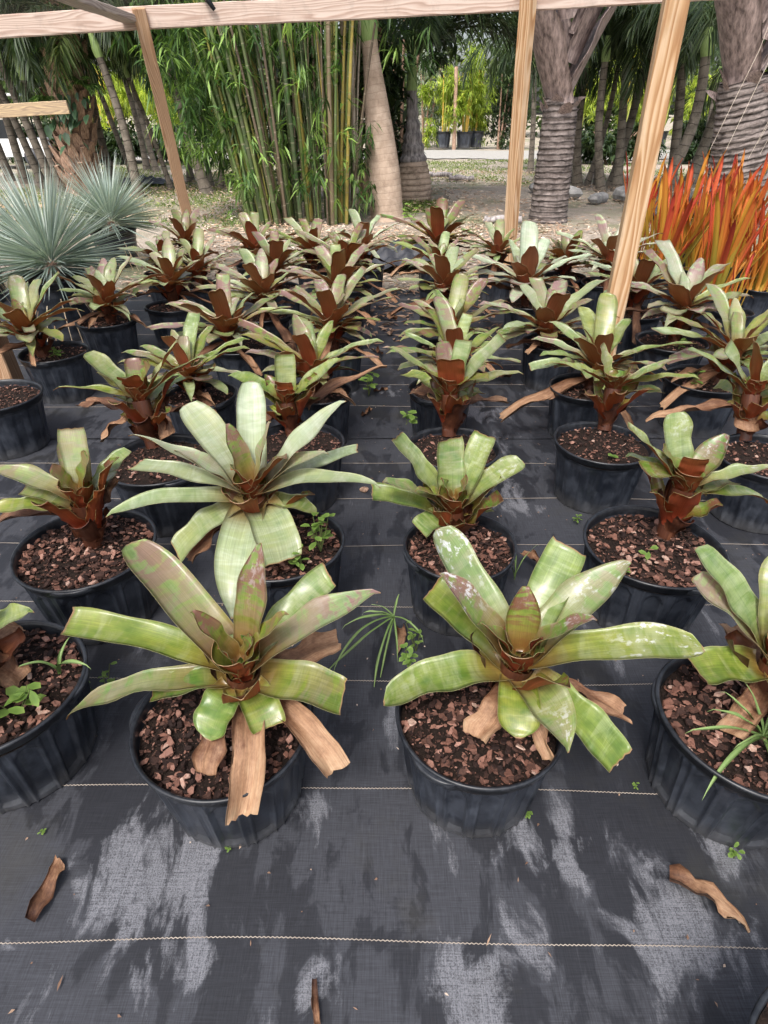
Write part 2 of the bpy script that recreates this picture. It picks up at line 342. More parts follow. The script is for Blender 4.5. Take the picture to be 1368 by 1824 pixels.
# ------------------------------------------------------------------ mesh helpers
def mesh(name, V, F, mats, midx=None, uv=None, rnd=None, smooth=True):
    me = bpy.data.meshes.new(name)
    V = np.asarray(V, np.float32)
    if isinstance(F, np.ndarray):
        k = F.shape[1]; nf = len(F)
        me.vertices.add(len(V)); me.vertices.foreach_set('co', V.ravel())
        me.loops.add(nf * k); me.loops.foreach_set('vertex_index', F.astype(np.int32).ravel())
        me.polygons.add(nf); me.polygons.foreach_set('loop_start', np.arange(0, nf * k, k, dtype=np.int32))
        me.update(calc_edges=True)
    else:
        me.from_pydata([tuple(v) for v in V.tolist()], [], [tuple(int(i) for i in f) for f in F]); me.update()
    for m in (mats if isinstance(mats, (list, tuple)) else [mats]): me.materials.append(m)
    if midx is not None: me.polygons.foreach_set('material_index', np.asarray(midx, np.int32))
    if smooth: me.polygons.foreach_set('use_smooth', np.ones(len(me.polygons), bool))
    if uv is not None:
        l = me.uv_layers.new(name='UVMap'); li = np.zeros(len(me.loops), np.int32); me.loops.foreach_get('vertex_index', li)
        l.data.foreach_set('uv', np.asarray(uv, np.float32)[li].ravel())
    if rnd is not None:
        a = me.attributes.new('rnd', 'FLOAT', 'POINT'); a.data.foreach_set('value', np.asarray(rnd, np.float32))
    me.validate()
    return me
def obj(name, me, parent=None, loc=(0, 0, 0), rot=(0, 0, 0), scale=1.0, color=None):
    o = bpy.data.objects.new(name, me); col.objects.link(o)
    o.location = loc; o.rotation_euler = rot
    o.scale = (scale,) * 3 if not isinstance(scale, tuple) else scale
    if parent: o.parent = parent
    if color: o.color = tuple(color) + ((1,) if len(color) == 3 else ())
    return o
def thing(name, label, cat, loc=(0, 0, 0), rz=0.0, group=None):
    o = obj(name, None, None, loc, (0, 0, rz)); o.empty_display_size = .1
    return tag(o, label, cat, group)
def tag(o, label, cat, group=None, kind=None):
    o['label'] = label; o['category'] = cat
    if group: o['group'] = group
    if kind: o['kind'] = kind
    return o
def structure(o, label=None):
    o['kind'] = 'structure'
    if label: o['label'] = label; o['category'] = o.name.split('.')[0].replace('_', ' ')
    return o
class MB:
    """collects pieces of one part"""
    def __init__(s): s.V = []; s.F = []; s.n = 0; s.r = []
    def add(s, V, F, r=0.5):
        V = np.asarray(V, float); s.V.append(V); s.F += [[i + s.n for i in f] for f in F]; s.n += len(V); s.r.append(np.full(len(V), r))
    def mesh(s, name, mats, smooth=False): return mesh(name, np.concatenate(s.V), s.F, mats, rnd=np.concatenate(s.r), smooth=smooth)
BOXF = [(0, 3, 2, 1), (4, 5, 6, 7), (0, 1, 5, 4), (1, 2, 6, 5), (2, 3, 7, 6), (3, 0, 4, 7)]
def box_v(sx, sy, sz, z0=0.0):
    x, y = sx / 2, sy / 2
    return np.array([(-x, -y, z0), (x, -y, z0), (x, y, z0), (-x, y, z0), (-x, -y, z0 + sz), (x, -y, z0 + sz), (x, y, z0 + sz), (-x, y, z0 + sz)], float)
def timber(name, mat, sx, sy, L, bev=.006, wob=.004, seed=0):
    """sawn timber along local Z with eased, slightly wandering edges"""
    rg = np.random.default_rng(seed); n = max(6, int(L / .12)); rows = []
    prof = np.array([(-sx/2+bev, -sy/2), (sx/2-bev, -sy/2), (sx/2, -sy/2+bev), (sx/2, sy/2-bev), (sx/2-bev, sy/2), (-sx/2+bev, sy/2), (-sx/2, sy/2-bev), (-sx/2, -sy/2+bev)])
    w = np.cumsum(rg.normal(0, wob * .35, (n + 1, 2)), 0); w -= np.linspace(0, 1, n + 1)[:, None] * w[-1]
    V = []
    for i in range(n + 1):
        z = L * i / n; p = prof + w[i] + rg.normal(0, .0007, prof.shape)
        V += [(a, b, z) for a, b in p]
    F = []
    for i in range(n):
        for j in range(8): F.append((i*8+j, i*8+(j+1) % 8, (i+1)*8+(j+1) % 8, (i+1)*8+j))
    F.append(tuple(range(7, -1, -1))); F.append(tuple(n*8+j for j in range(8)))
    return mesh(name, np.array(V), F, mat, smooth=False)
def aim(o, a, b, roll=0.0):
    """put a +Z-long object from point a towards point b"""
    from mathutils import Vector
    d = Vector(b) - Vector(a); q = d.to_track_quat('Z', 'Y')
    from mathutils import Quaternion
    o.location = a; o.rotation_mode = 'QUATERNION'; o.rotation_quaternion = q @ Quaternion((0, 0, 1), roll)
    return o
def tube(path, rad, seg=10, cap=True):
    P = np.asarray(path, float); n = len(P); rad = np.broadcast_to(np.asarray(rad, float), (n,))
    T = np.gradient(P, axis=0); T /= np.linalg.norm(T, axis=1)[:, None] + 1e-9
    ref = np.array([1., 0, 0]) if abs(T[0][0]) < .8 else np.array([0, 1., 0])
    V = np.zeros((n, seg, 3)); UV = np.zeros((n, seg, 2)); ln = np.concatenate([[0], np.cumsum(np.linalg.norm(np.diff(P, axis=0), axis=1))])
    th = np.arange(seg) / seg * 2 * np.pi
    for i in range(n):
        a = ref - T[i] * (ref @ T[i]); a /= np.linalg.norm(a); b = np.cross(T[i], a); ref = a
        V[i] = P[i] + rad[i] * (np.cos(th)[:, None] * a + np.sin(th)[:, None] * b)
        UV[i, :, 0] = np.arange(seg) / seg; UV[i, :, 1] = ln[i]
    i = np.arange(n - 1)[:, None]; j = np.arange(seg)[None, :]; j2 = (j + 1) % seg
    F = np.stack([i * seg + j, i * seg + j2, (i + 1) * seg + j2, (i + 1) * seg + j], -1).reshape(-1, 4)
    return V.reshape(-1, 3), F, UV.reshape(-1, 2)
def tube_mesh(name, path, rad, mat, seg=10):
    V, F, UV = tube(path, rad, seg); return mesh(name, V, F, mat, uv=UV)
def blades(B, D, L, W, droop=None, rnd=None, up=None, fold=.25):
    """many thin leaves: base B, unit direction D, length, width; each is a folded 3-segment blade"""
    N = len(B); D = D / (np.linalg.norm(D, axis=1)[:, None] + 1e-9); L = np.broadcast_to(L, (N,)); W = np.broadcast_to(W, (N,))
    upv = np.array([0, 0, 1.]) if up is None else up
    S = np.cross(D, upv + rng.normal(0, .25, (N, 3))); S /= np.linalg.norm(S, axis=1)[:, None] + 1e-9
    Nn = np.cross(S, D); g = np.zeros((N, 3)); g[:, 2] = -1; dr = np.broadcast_to(0.0 if droop is None else droop, (N,))
    p = lambda f: B + D * (L * f)[:, None] + g * (dr * L * f * f)[:, None]
    m = p(.42); e = p(1.0); sw = S * (W / 2)[:, None]; up_ = Nn * (W * fold)[:, None]
    V = np.stack([B, m + sw + up_, e, m - sw + up_, m], 1).reshape(-1, 3)
    k = np.arange(N)[:, None] * 5
    F = np.concatenate([k + np.array([[0, 4, 1]]), k + np.array([[4, 2, 1]]), k + np.array([[0, 3, 4]]), k + np.array([[3, 2, 4]])], 0)
    r = rng.random(N) if rnd is None else np.broadcast_to(rnd, (N,))
    return V, F, np.repeat(r, 5)
def join(parts):
    V, F, Rn, n = [], [], [], 0
    for v, f, r in parts: V.append(v); F.append(f + n); Rn.append(r); n += len(v)
    return np.concatenate(V), np.concatenate(F), np.concatenate(Rn)
def unit(az, el):
    az, el = np.asarray(az), np.asarray(el)
    return np.stack([np.cos(az) * np.cos(el), np.sin(az) * np.cos(el), np.sin(el)], -1)
# ------------------------------------------------------------------ the setting
def grid_mesh(name, x0, x1, y0, y1, nx, ny, mat, zf=None):
    X, Y = np.meshgrid(np.linspace(x0, x1, nx + 1), np.linspace(y0, y1, ny + 1)); Z = np.zeros_like(X) if zf is None else zf(X, Y)
    V = np.stack([X, Y, Z], -1).reshape(-1, 3); i = np.arange(ny)[:, None] * (nx + 1) + np.arange(nx)[None, :]
    F = np.stack([i, i + 1, i + nx + 2, i + nx + 1], -1).reshape(-1, 4)
    return mesh(name, V, F, mat)
def bumps(X, Y): return .012 * np.sin(X * 3.1 + 1) * np.sin(Y * 2.3) + .02 * np.sin(X * .9) * np.cos(Y * 1.1 + 2) - .03
far_ground = lambda X, Y: np.where(Y > 6.2, bumps(X, Y) * np.clip((Y - 6.2) / 2, 0, 1), 0.0) - .012
def road_mesh():
    rg = np.random.default_rng(3); n = 240; xs = np.linspace(-40, 40, n); V = []
    for k in range(7):
        y = 24.2 + 5.6 * k / 6; e = (rg.normal(0, .22, n) + .4 * np.sin(xs * .7 + k)) * (1.0 if k in (0, 6) else .1)
        V.append(np.stack([xs, y + e, np.full(n, -.02 if k in (0, 6) else .02)], -1))
    i = np.arange(6)[:, None] * n + np.arange(n - 1)[None, :]
    return mesh('gravel_road', np.concatenate(V), np.stack([i, i + 1, i + n + 1, i + n], -1).reshape(-1, 4), M['road'])
ground = structure(obj('ground', grid_mesh('ground', -160, 160, -20, 300, 2, 2, M['ground']), loc=(0, 0, -.06)))
yard = structure(obj('dirt_yard', grid_mesh('dirt_yard', -14, 14, 5.2, 34, 110, 120, M['ground'], far_ground)))
road = structure(obj('gravel_road', road_mesh()))

# two overlapping sheets of woven ground cover with sewn marker threads
def wrinkle(X, Y): return .0040 * np.sin(X * 2.1 + 1.3 * np.sin(Y * 3.7)) * np.sin(Y * 9.0 + X) + .0012 * np.sin(X * 13 + Y * 5)
SEAM = 2.72
near = structure(obj('ground_fabric', grid_mesh('ground_fabric', -6, 6, -3, SEAM + .12, 120, 60, M['fabric'], lambda X, Y: wrinkle(X, Y) * .6)))
far = structure(obj('ground_fabric', grid_mesh('ground_fabric_far', -6, 6, SEAM, 5.75, 120, 40, M['fabric'],
      lambda X, Y: .006 + .6 * wrinkle(X, Y) + np.where(Y < SEAM + .01, .002 * np.sin(X * 7), 0))))
def thread_line(y, z, dense, parent, x0=-3.2, x1=3.2, slope=0.0):
    a = 4.6 if dense else 3.0
    n = int((x1 - x0) / (.0045 if dense else .02)); xs = np.linspace(x0, x1, n)
    yy = y + slope * xs + .009 * np.sin(xs * 2.3 + y * 3) + .004 * np.sin(xs * 6.1 + y * 7) + (np.where(np.arange(n) % 2 == 0, .0012, -.0012) if dense else 0)
    w = .0008 if dense else .0009
    V = np.concatenate([np.stack([xs, yy - w, np.full(n, z)], -1), np.stack([xs, yy + w, np.full(n, z + .0008)], -1)])
    i = np.arange(n - 1); F = np.stack([i, i + 1, i + 1 + n, i + n], -1)
    return obj('marker_thread', mesh('marker_thread', V, F, M['thread']), parent)
for k, y in enumerate((.163, .493, .823, 1.160, 1.489, 1.825, 2.151, 2.462)):
    thread_line(y, .0035, k < 5, near, slope=-.012 if k < 2 else -.004)
for y in (3.11, 3.438, 3.766, 4.07, 4.40, 4.73, 5.06, 5.39):
    thread_line(y, .0105, False, far, -3.6, 3.6)

# ------------------------------------------------------------------ the shade structure
def frame_piece(name, label, mat, sx, sy, a, b, roll=0.0, seed=0, cat='post', group=None):
    L = math.dist(a, b); o = obj(name, timber(name, M[mat], sx, sy, L, seed=seed)); aim(o, a, b, roll)
    return tag(o, label, cat, group)
frame_piece('timber_post', 'thick tan cedar post with bold grain and a knot, among the plants on the right', 'post', .160, .10, (1.315, 3.42, -.02), (1.285, 3.42, 2.16), R(-14), 1, 'post', 'posts of the shade frame')
frame_piece('timber_post', 'slim tan post at the back, in front of the dark ringed palm', 'post', .112, .09, (1.27, 6.40, -.03), (1.16, 6.27, 2.30), R(-12), 2, 'post', 'posts of the shade frame')
frame_piece('timber_post', 'leaning orange-brown post beside the blue yuccas, holding the crossbeam', 'post2', .105, .085, (-2.06, 6.98, -.03), (-2.03, 6.36, 2.10), R(16), 3, 'post', 'posts of the shade frame')
frame_piece('timber_post', 'weathered post at the left edge, between two black pots', 'post2', .15, .10, (-2.195, 3.30, -.02), (-2.30, 3.32, 2.12), R(20), 4, 'post', 'posts of the shade frame')
frame_piece('crossbeam', 'long pinkish timber crossbeam spanning the top of the picture', 'beam', .15, .05, (-6.2, 6.46, 1.885), (4.4, 6.34, 2.285), R(90), 5, 'beam')
frame_piece('roof_joist', 'grey weathered joist running from the leaning post towards the camera', 'grey_wood', .15, .05, (-2.12, 6.40, 2.03), (-2.46, 2.6, 2.10), R(0), 6, 'beam')
frame_piece('timber_rail', 'short yellow-topped timber rail beside the shaggy palm trunk', 'rail', .05, .15, (-7.0, 9.3, 1.30), (-4.25, 9.62, 1.44), R(0), 7, 'rail')
frame_piece('timber_edging', 'pale timber edging on the ground behind the yuccas', 'rail', .10, .05, (-8.5, 11.3, .02), (-4.2, 11.6, .03), 0, 8, 'edging')
cl = obj('shade_cloth', grid_mesh('shade_cloth', -7.5, 5.2, -2.6, 6.6, 60, 40, M['cloth'], lambda X, Y: 2.225 + .041 * X + .03 * np.sin(X * 1.5) * np.sin(Y * 1.6) ))
tag(cl, 'black shade netting stretched over the timber frame', 'shade cloth')
br = obj('bracket', tube_mesh('bracket', [(-1.50, 6.38, 2.24), (-1.45, 6.33, 2.16), (-1.40, 6.36, 2.09)], [.02, .022, .016], M['darkglass'], 8))
tag(br, 'small black bracket hanging on the crossbeam', 'bracket')

# ------------------------------------------------------------------ strap leaf
def leaf_mesh(name, Lc, ec, k, W, tip='r', n=16, m=8, seed=0, mats=None, chan=1.0, thick=.0016, wav=1.0, sway=0.0, sheath=True, rag=0.0):
    """strap leaf in the local XZ plane, root at the origin, chord elevation ec, arc half-turn k (degrees);
    a thin solid: upper skin, under skin, edge"""
    rg = np.random.default_rng(seed)
    ec, k = R(ec), R(max(k, .5)); La = Lc * k / math.sin(k)
    vv = np.linspace(0, 1, n + 1) ** .92
    s = np.linspace(-1, 1, m + 1)
    e = ec + k * (1 - 2 * vv); Rr = La / (2 * k)
    # closed-form arc
    X = Rr * (np.sin(ec + k) - np.sin(e)); Z = Rr * (np.cos(e) - np.cos(ec + k))
    prof = .92 + .08 * np.sin(np.pi * np.clip(vv / .62, 0, 1) * .5)
    if tip in 'r': pr_ = np.where(vv > .70, np.sqrt(np.clip(1 - ((vv - .70) / .302) ** 2.3, 0, 1)), 1)
    elif tip == 'p': pr_ = np.where(vv > .50, np.clip(1 - ((vv - .50) / .505) ** 1.9, 0, 1), 1)
    else: pr_ = np.where(vv > .85, 1 - .10 * ((vv - .85) / .15) ** 2, 1)
    hw = W / 2 * prof * np.maximum(pr_, .035)
    rl = 1 + rag * (np.interp(vv, np.linspace(0, 1, 7), rg.normal(0, 1, 7)) + .4 * rg.normal(0, 1, n + 1)) * vv; rr_ = 1 + rag * (np.interp(vv, np.linspace(0, 1, 7), rg.normal(0, 1, 7)) + .4 * rg.normal(0, 1, n + 1)) * vv
    th = (.24 + .16 * rg.random()) * chan + (.62 if sheath else .35) * np.exp(-vv * 4.5)
    th = np.maximum(th, .05)
    ph1, ph2, f1 = rg.random() * 6.28, rg.random() * 6.28, 5 + 5 * rg.random()
    twist = rg.normal(0, .22) * vv ** 1.5
    V = np.zeros((n + 1, m + 1, 3)); Nn = np.zeros_like(V); UV = np.zeros((n + 1, m + 1, 2))
    jag = rg.normal(0, .006 + .05 * rag, m + 1)
    for i in range(n + 1):
        v = vv[i]; c = np.array([X[i], 0, Z[i]]); T = np.array([math.cos(e[i]), 0, math.sin(e[i])]); Nv = np.array([-T[2], 0, T[0]]); Sv = np.array([0, 1., 0])
        ct, st = math.cos(twist[i]), math.sin(twist[i]); Sv, Nv = Sv * ct + Nv * st, Nv * ct - Sv * st
        a = s * th[i]; rad = hw[i] / th[i]
        lat = rad * np.sin(a) * np.where(s < 0, rl[i], rr_[i]); up = rad * (1 - np.cos(a))
        if rag: up = up + .006 * np.sin(s * 4.2 + ph1 + 2.5 * v) * v + .03 * rag * np.abs(s) ** 3 * math.sin(6 * v + ph2)
        up = up + wav * (.0045 * np.sin(f1 * v * 1.9 + ph1) + .004 * np.sin(f1 * v * 1.2 + ph2) * s) * np.abs(s) ** 1.5 * np.sin(np.pi * v)
        up = up - .0018 * (1 - np.abs(s)) * math.sin(math.pi * min(1, v * 1.4))
        lon = np.zeros(m + 1)
        if tip == 'c': lon = (jag - .012 * s * rg.choice([-1]) * 0 + .03 * (seed % 3 - 1) * s) * La * max(0, (v - .8) / .2)
        if tip == 'n': lon = (.045 * np.exp(-((np.abs(s) - .55) / .32) ** 2) - .05 * np.abs(s) ** 4) * La * max(0, (v - .72) / .28) ** 1.4
        yaw = sway * v * v * La
        V[i] = c + lat[:, None] * Sv + up[:, None] * Nv + lon[:, None] * T; V[i, :, 1] += yaw
        Nn[i] = np.cos(a)[:, None] * Nv - np.sin(a)[:, None] * Sv
        UV[i, :, 0] = (s + 1) / 2; UV[i, :, 1] = v
    if tip in 'rp':   # small recurved point
        V[-1, :, 2] -= .010
    taper = thick * (1 - .6 * np.abs(s) ** 3)[None, :, None]
    B = V - Nn * taper
    nv = (n + 1) * (m + 1); A = np.concatenate([V.reshape(-1, 3), B.reshape(-1, 3)]); U2 = np.concatenate([UV.reshape(-1, 2)] * 2)
    i = np.arange(n)[:, None] * (m + 1) + np.arange(m)[None, :]
    top = np.stack([i, i + m + 1, i + m + 2, i + 1], -1).reshape(-1, 4); bot = np.stack([i, i + 1, i + m + 2, i + m + 1], -1).reshape(-1, 4) + nv
    top = top[:, ::-1]; bot = bot[:, ::-1]
    per = [j for j in range(m + 1)] + [r * (m + 1) + m for r in range(1, n + 1)] + [n * (m + 1) + j for j in range(m - 1, -1, -1)] + [r * (m + 1) for r in range(n - 1, 0, -1)]
    per = np.array(per); nx = np.roll(per, -1); side = np.stack([per, nx, nx + nv, per + nv], -1)
    F = np.concatenate([top, bot, side]); mi = np.concatenate([np.zeros(len(top)), np.ones(len(bot)), np.zeros(len(side))]).astype(int)
    mats = mats or [M['up'], M['lo']]
    return mesh(name, A, F, mats, mi if len(mats) > 1 else None, U2)

# ------------------------------------------------------------------ black nursery pot
PH = .27
def pot_meshes(Rt, h, seg, rows, ribs, seed, style=0):
    rg = np.random.default_rng(seed); Rb = Rt * .80
    phi = np.arange(seg) / seg * 2 * np.pi; d1, d2 = rg.random(2) * 6.28
    den = 1 + .014 * np.sin(2 * phi + d1) + .007 * np.sin(3 * phi + d2)
    V = []; zs = np.concatenate([[0, .012, .02], np.linspace(.04, .86, rows - 5), [.88, .90]]) * h
    for z in zs:
        f = z / h; r = Rb + (Rt * .965 - Rb) * f
        if f < .005: r -= .008
        q = (phi / (2 * np.pi) * ribs) % 1.0
        if style == 0:
            inpan = (np.abs(q - .5) < .30) & (f > .10) & (f < .80 - .10 * (np.abs(q - .5) / .3) ** 2)
            rel = np.where(inpan, -.0075, 0) + np.where(np.abs(np.abs(q - .5) - .36) < .04, .0045, 0) * (f < .84)
        else:
            rel = np.where(np.abs((f * 6) % 1 - .5) < .12, .003, 0) + 0 * q
        V.append(np.stack([(r + rel) * den * np.cos(phi), (r + rel) * den * np.sin(phi), np.full(seg, z)], -1))
    nb = len(V); 
    prof = [(.955, .89), (.985, .895), (.988, .955), (1.0, .962), (1.018, .968), (1.022, .985), (1.012, .998), (.995, 1.0), (.972, .99), (.962, .95), (.948, .84)]
    Vr = [np.stack([Rt * a * den * np.cos(phi), Rt * a * den * np.sin(phi), np.full(seg, b * h) + .0025 * np.sin(2 * phi + d2)], -1) for a, b in prof]
    def faces(nr, base=0):
        i = np.arange(nr - 1)[:, None] * seg; j = np.arange(seg)[None, :]; j2 = (j + 1) % seg
        return np.stack([i + j, i + j2, i + seg + j2, i + seg + j], -1).reshape(-1, 4)
    body = mesh('pot', np.concatenate(V), faces(nb), M['pot'])
    rim = mesh('rim', np.concatenate(Vr), faces(len(prof)), M['rim'])
    # ear-shaped handle: a curved tab under the lip
    a = np.linspace(-.30, .30, 13); Vh = []
    for (rr, zz, fl) in ((1.0, .975, 0), (1.035, .985, .035), (1.045, .975, .055), (1.04, .93, .05), (1.015, .895, .02), (.985, .89, 0)):
        bulge = np.cos(a / .30 * np.pi / 2) ** .6
        rad = Rt * (1.0 + (rr - 1.0) * bulge + fl * .5 * bulge)
        Vh.append(np.stack([rad * np.cos(a), rad * np.sin(a), h * (zz + (0) * a)], -1))
    nr, nc = len(Vh), len(a); i = np.arange(nr - 1)[:, None] * nc + np.arange(nc - 1)[None, :]
    Fh = np.stack([i, i + nc, i + nc + 1, i + 1], -1).reshape(-1, 4)
    hand = mesh('handle', np.concatenate(Vh), Fh, M['rim'])
    return body, rim, hand
POT_HI = [pot_meshes(.19, PH, 280, 40, 14, s) for s in (1, 2, 3)]
POT_LO = [pot_meshes(.19, PH, 140, 20, 14, s) for s in (4, 5, 6)]
POT_RIDGE = pot_meshes(.26, .40, 72, 40, 1, 9, 1)
def chips(nc, seed, smin, smax):
    rg = np.random.default_rng(seed); V = []; F = []; r = []; n = 0
    for c in range(nc):
        rad = .176 * math.sqrt(rg.random()); an = rg.random() * 6.283
        big = rg.random() ** 3.6; L = smin + (smax - smin) * big; w = L * (.35 + .45 * rg.random()); t = L * (.06 + .14 * rg.random())
        k = 5 + (rg.random() < .4); ang = np.sort((np.arange(k) + rg.uniform(-.35, .35, k)) / k * 6.283)
        px, py = np.cos(ang) * L / 2 * rg.uniform(.75, 1.1, k), np.sin(ang) * w / 2 * rg.uniform(.75, 1.1, k)
        P = np.concatenate([np.stack([px * .86, py * .86, np.full(k, t) * rg.uniform(.7, 1.2, k)], -1), np.stack([px, py, np.zeros(k)], -1)])
        yaw, tx, ty = rg.random() * 6.283, rg.normal(0, .30), rg.normal(0, .30)
        cy, sy = math.cos(yaw), math.sin(yaw)
        Rz = np.array([[cy, -sy, 0], [sy, cy, 0], [0, 0, 1]]); Rx = np.array([[1, 0, 0], [0, math.cos(tx), -math.sin(tx)], [0, math.sin(tx), math.cos(tx)]]); Ry = np.array([[math.cos(ty), 0, math.sin(ty)], [0, 1, 0], [-math.sin(ty), 0, math.cos(ty)]])
        P = P @ (Rx @ Ry @ Rz).T * 1.0 + np.array([rad * math.cos(an), rad * math.sin(an), .004 + .007 * rg.random() + .010 * (1 - (rad / .176) ** 2)])
        V.append(P); F.append(tuple(range(n, n + k))); F += [(n + j, n + k + j, n + k + (j + 1) % k, n + (j + 1) % k) for j in range(k)]
        n += 2 * k; r += [rg.random() ** 1.4 * (.85 if big < .5 else 1.0)] * (2 * k)
    return mesh('bark_mulch', np.concatenate(V), F, M['bark'], rnd=r, smooth=False)
CHIP_HI = [chips(1600, s, .004, .033) for s in (1, 2, 3)]
CHIP_LO = [chips(560, s, .005, .026) for s in (4, 5, 6)]
def soil_mesh():
    V = [(0, 0, .012)]; F = []; seg = 40
    for i in range(1, 8):
        r = .182 * i / 7
        for j in range(seg):
            a = j / seg * 6.2832; V.append((r * math.cos(a), r * math.sin(a), .011 * (1 - (i / 7) ** 2) + .003 * random.random()))
    F += [(0, 1 + j, 1 + (j + 1) % seg) for j in range(seg)]
    for i in range(6):
        for j in range(seg): F.append((1 + i*seg + j, 1 + (i+1)*seg + j, 1 + (i+1)*seg + (j+1) % seg, 1 + i*seg + (j+1) % seg))
    return mesh('soil', np.array(V), F, M['soil'])
SOIL = soil_mesh()
def put_pot(root, Rt, i, hi=True, a0=None, tilt=0.0):
    """pot (with rim and two handles), soil and bark mulch under the thing root, at its origin"""
    b, r, h = (POT_HI if hi else POT_LO)[i % 3]; f = Rt / .19
    p = obj('pot', b, root, scale=(f, f, 1.0), rot=(0, 0, random.random() * 6.28))
    obj('rim', r, p)
    a0 = random.random() * 6.28 if a0 is None else a0 - p.rotation_euler.z
    obj('handle', h, p, rot=(0, 0, a0)); obj('handle', h, p, rot=(0, 0, a0 + math.pi))
    obj('soil', SOIL, root, (0, 0, PH - .036), scale=(f, f, 1.0))
    c = obj('bark_mulch', (CHIP_HI if hi else CHIP_LO)[i % 3], root, (0, 0, PH - .034), (0, 0, random.random() * 6.28), (f, f, 1.0)); c['kind'] = 'stuff'
    return p
# dry sheaths that wrap the short stem
SHEATH = [leaf_mesh('sheath', .12 + .03 * (s % 3), 66, 4 + 4 * (s % 3), .100, 'c', 6, 6, 70 + s, [M['sheath']], 2.6, .002, 3.5) for s in range(5)]
SHEATH_G = [leaf_mesh('sheath', .13 + .03 * (s % 3), 58, 8 + 4 * (s % 3), .085, 'rcp'[s % 3], 7, 6, 80 + s, [M['up'], M['lo']], 2.0, .002, 2.5) for s in range(5)]
STEM = {}
def put_stem(root, base, heart, nsh, seed):
    """woody stem core from the soil to the heart, wrapped in brown sheaths"""
    rg = np.random.default_rng(seed); b, h = np.array(base), np.array(heart)
    t = np.linspace(0, 1, 8)[:, None]; path = b * (1 - t) + h * t
    V, F, UV = tube(path, np.linspace(.030, .036, 8), 12)
    obj('stem', mesh('stem', V, F, M['sheath'], uv=UV), root)
    for q in range(nsh):
        f = (q + .3) / nsh; p = b * (1 - f * .62) + h * f * .62
        az = q * 2.399 + rg.random() * .5; sc = .72 + .4 * f + .15 * rg.random()
        d = np.array([math.cos(az), math.sin(az), 0]) * (.020 + .022 * f)
        up = f > .45
        obj('sheath', (SHEATH_G if up else SHEATH)[(q + seed) % 5], root, tuple(p + d), (rg.normal(0, .08), rg.normal(.06, .14), az), (sc, sc * rg.uniform(.65, 1.0), sc), color=(.0, .85, 0))
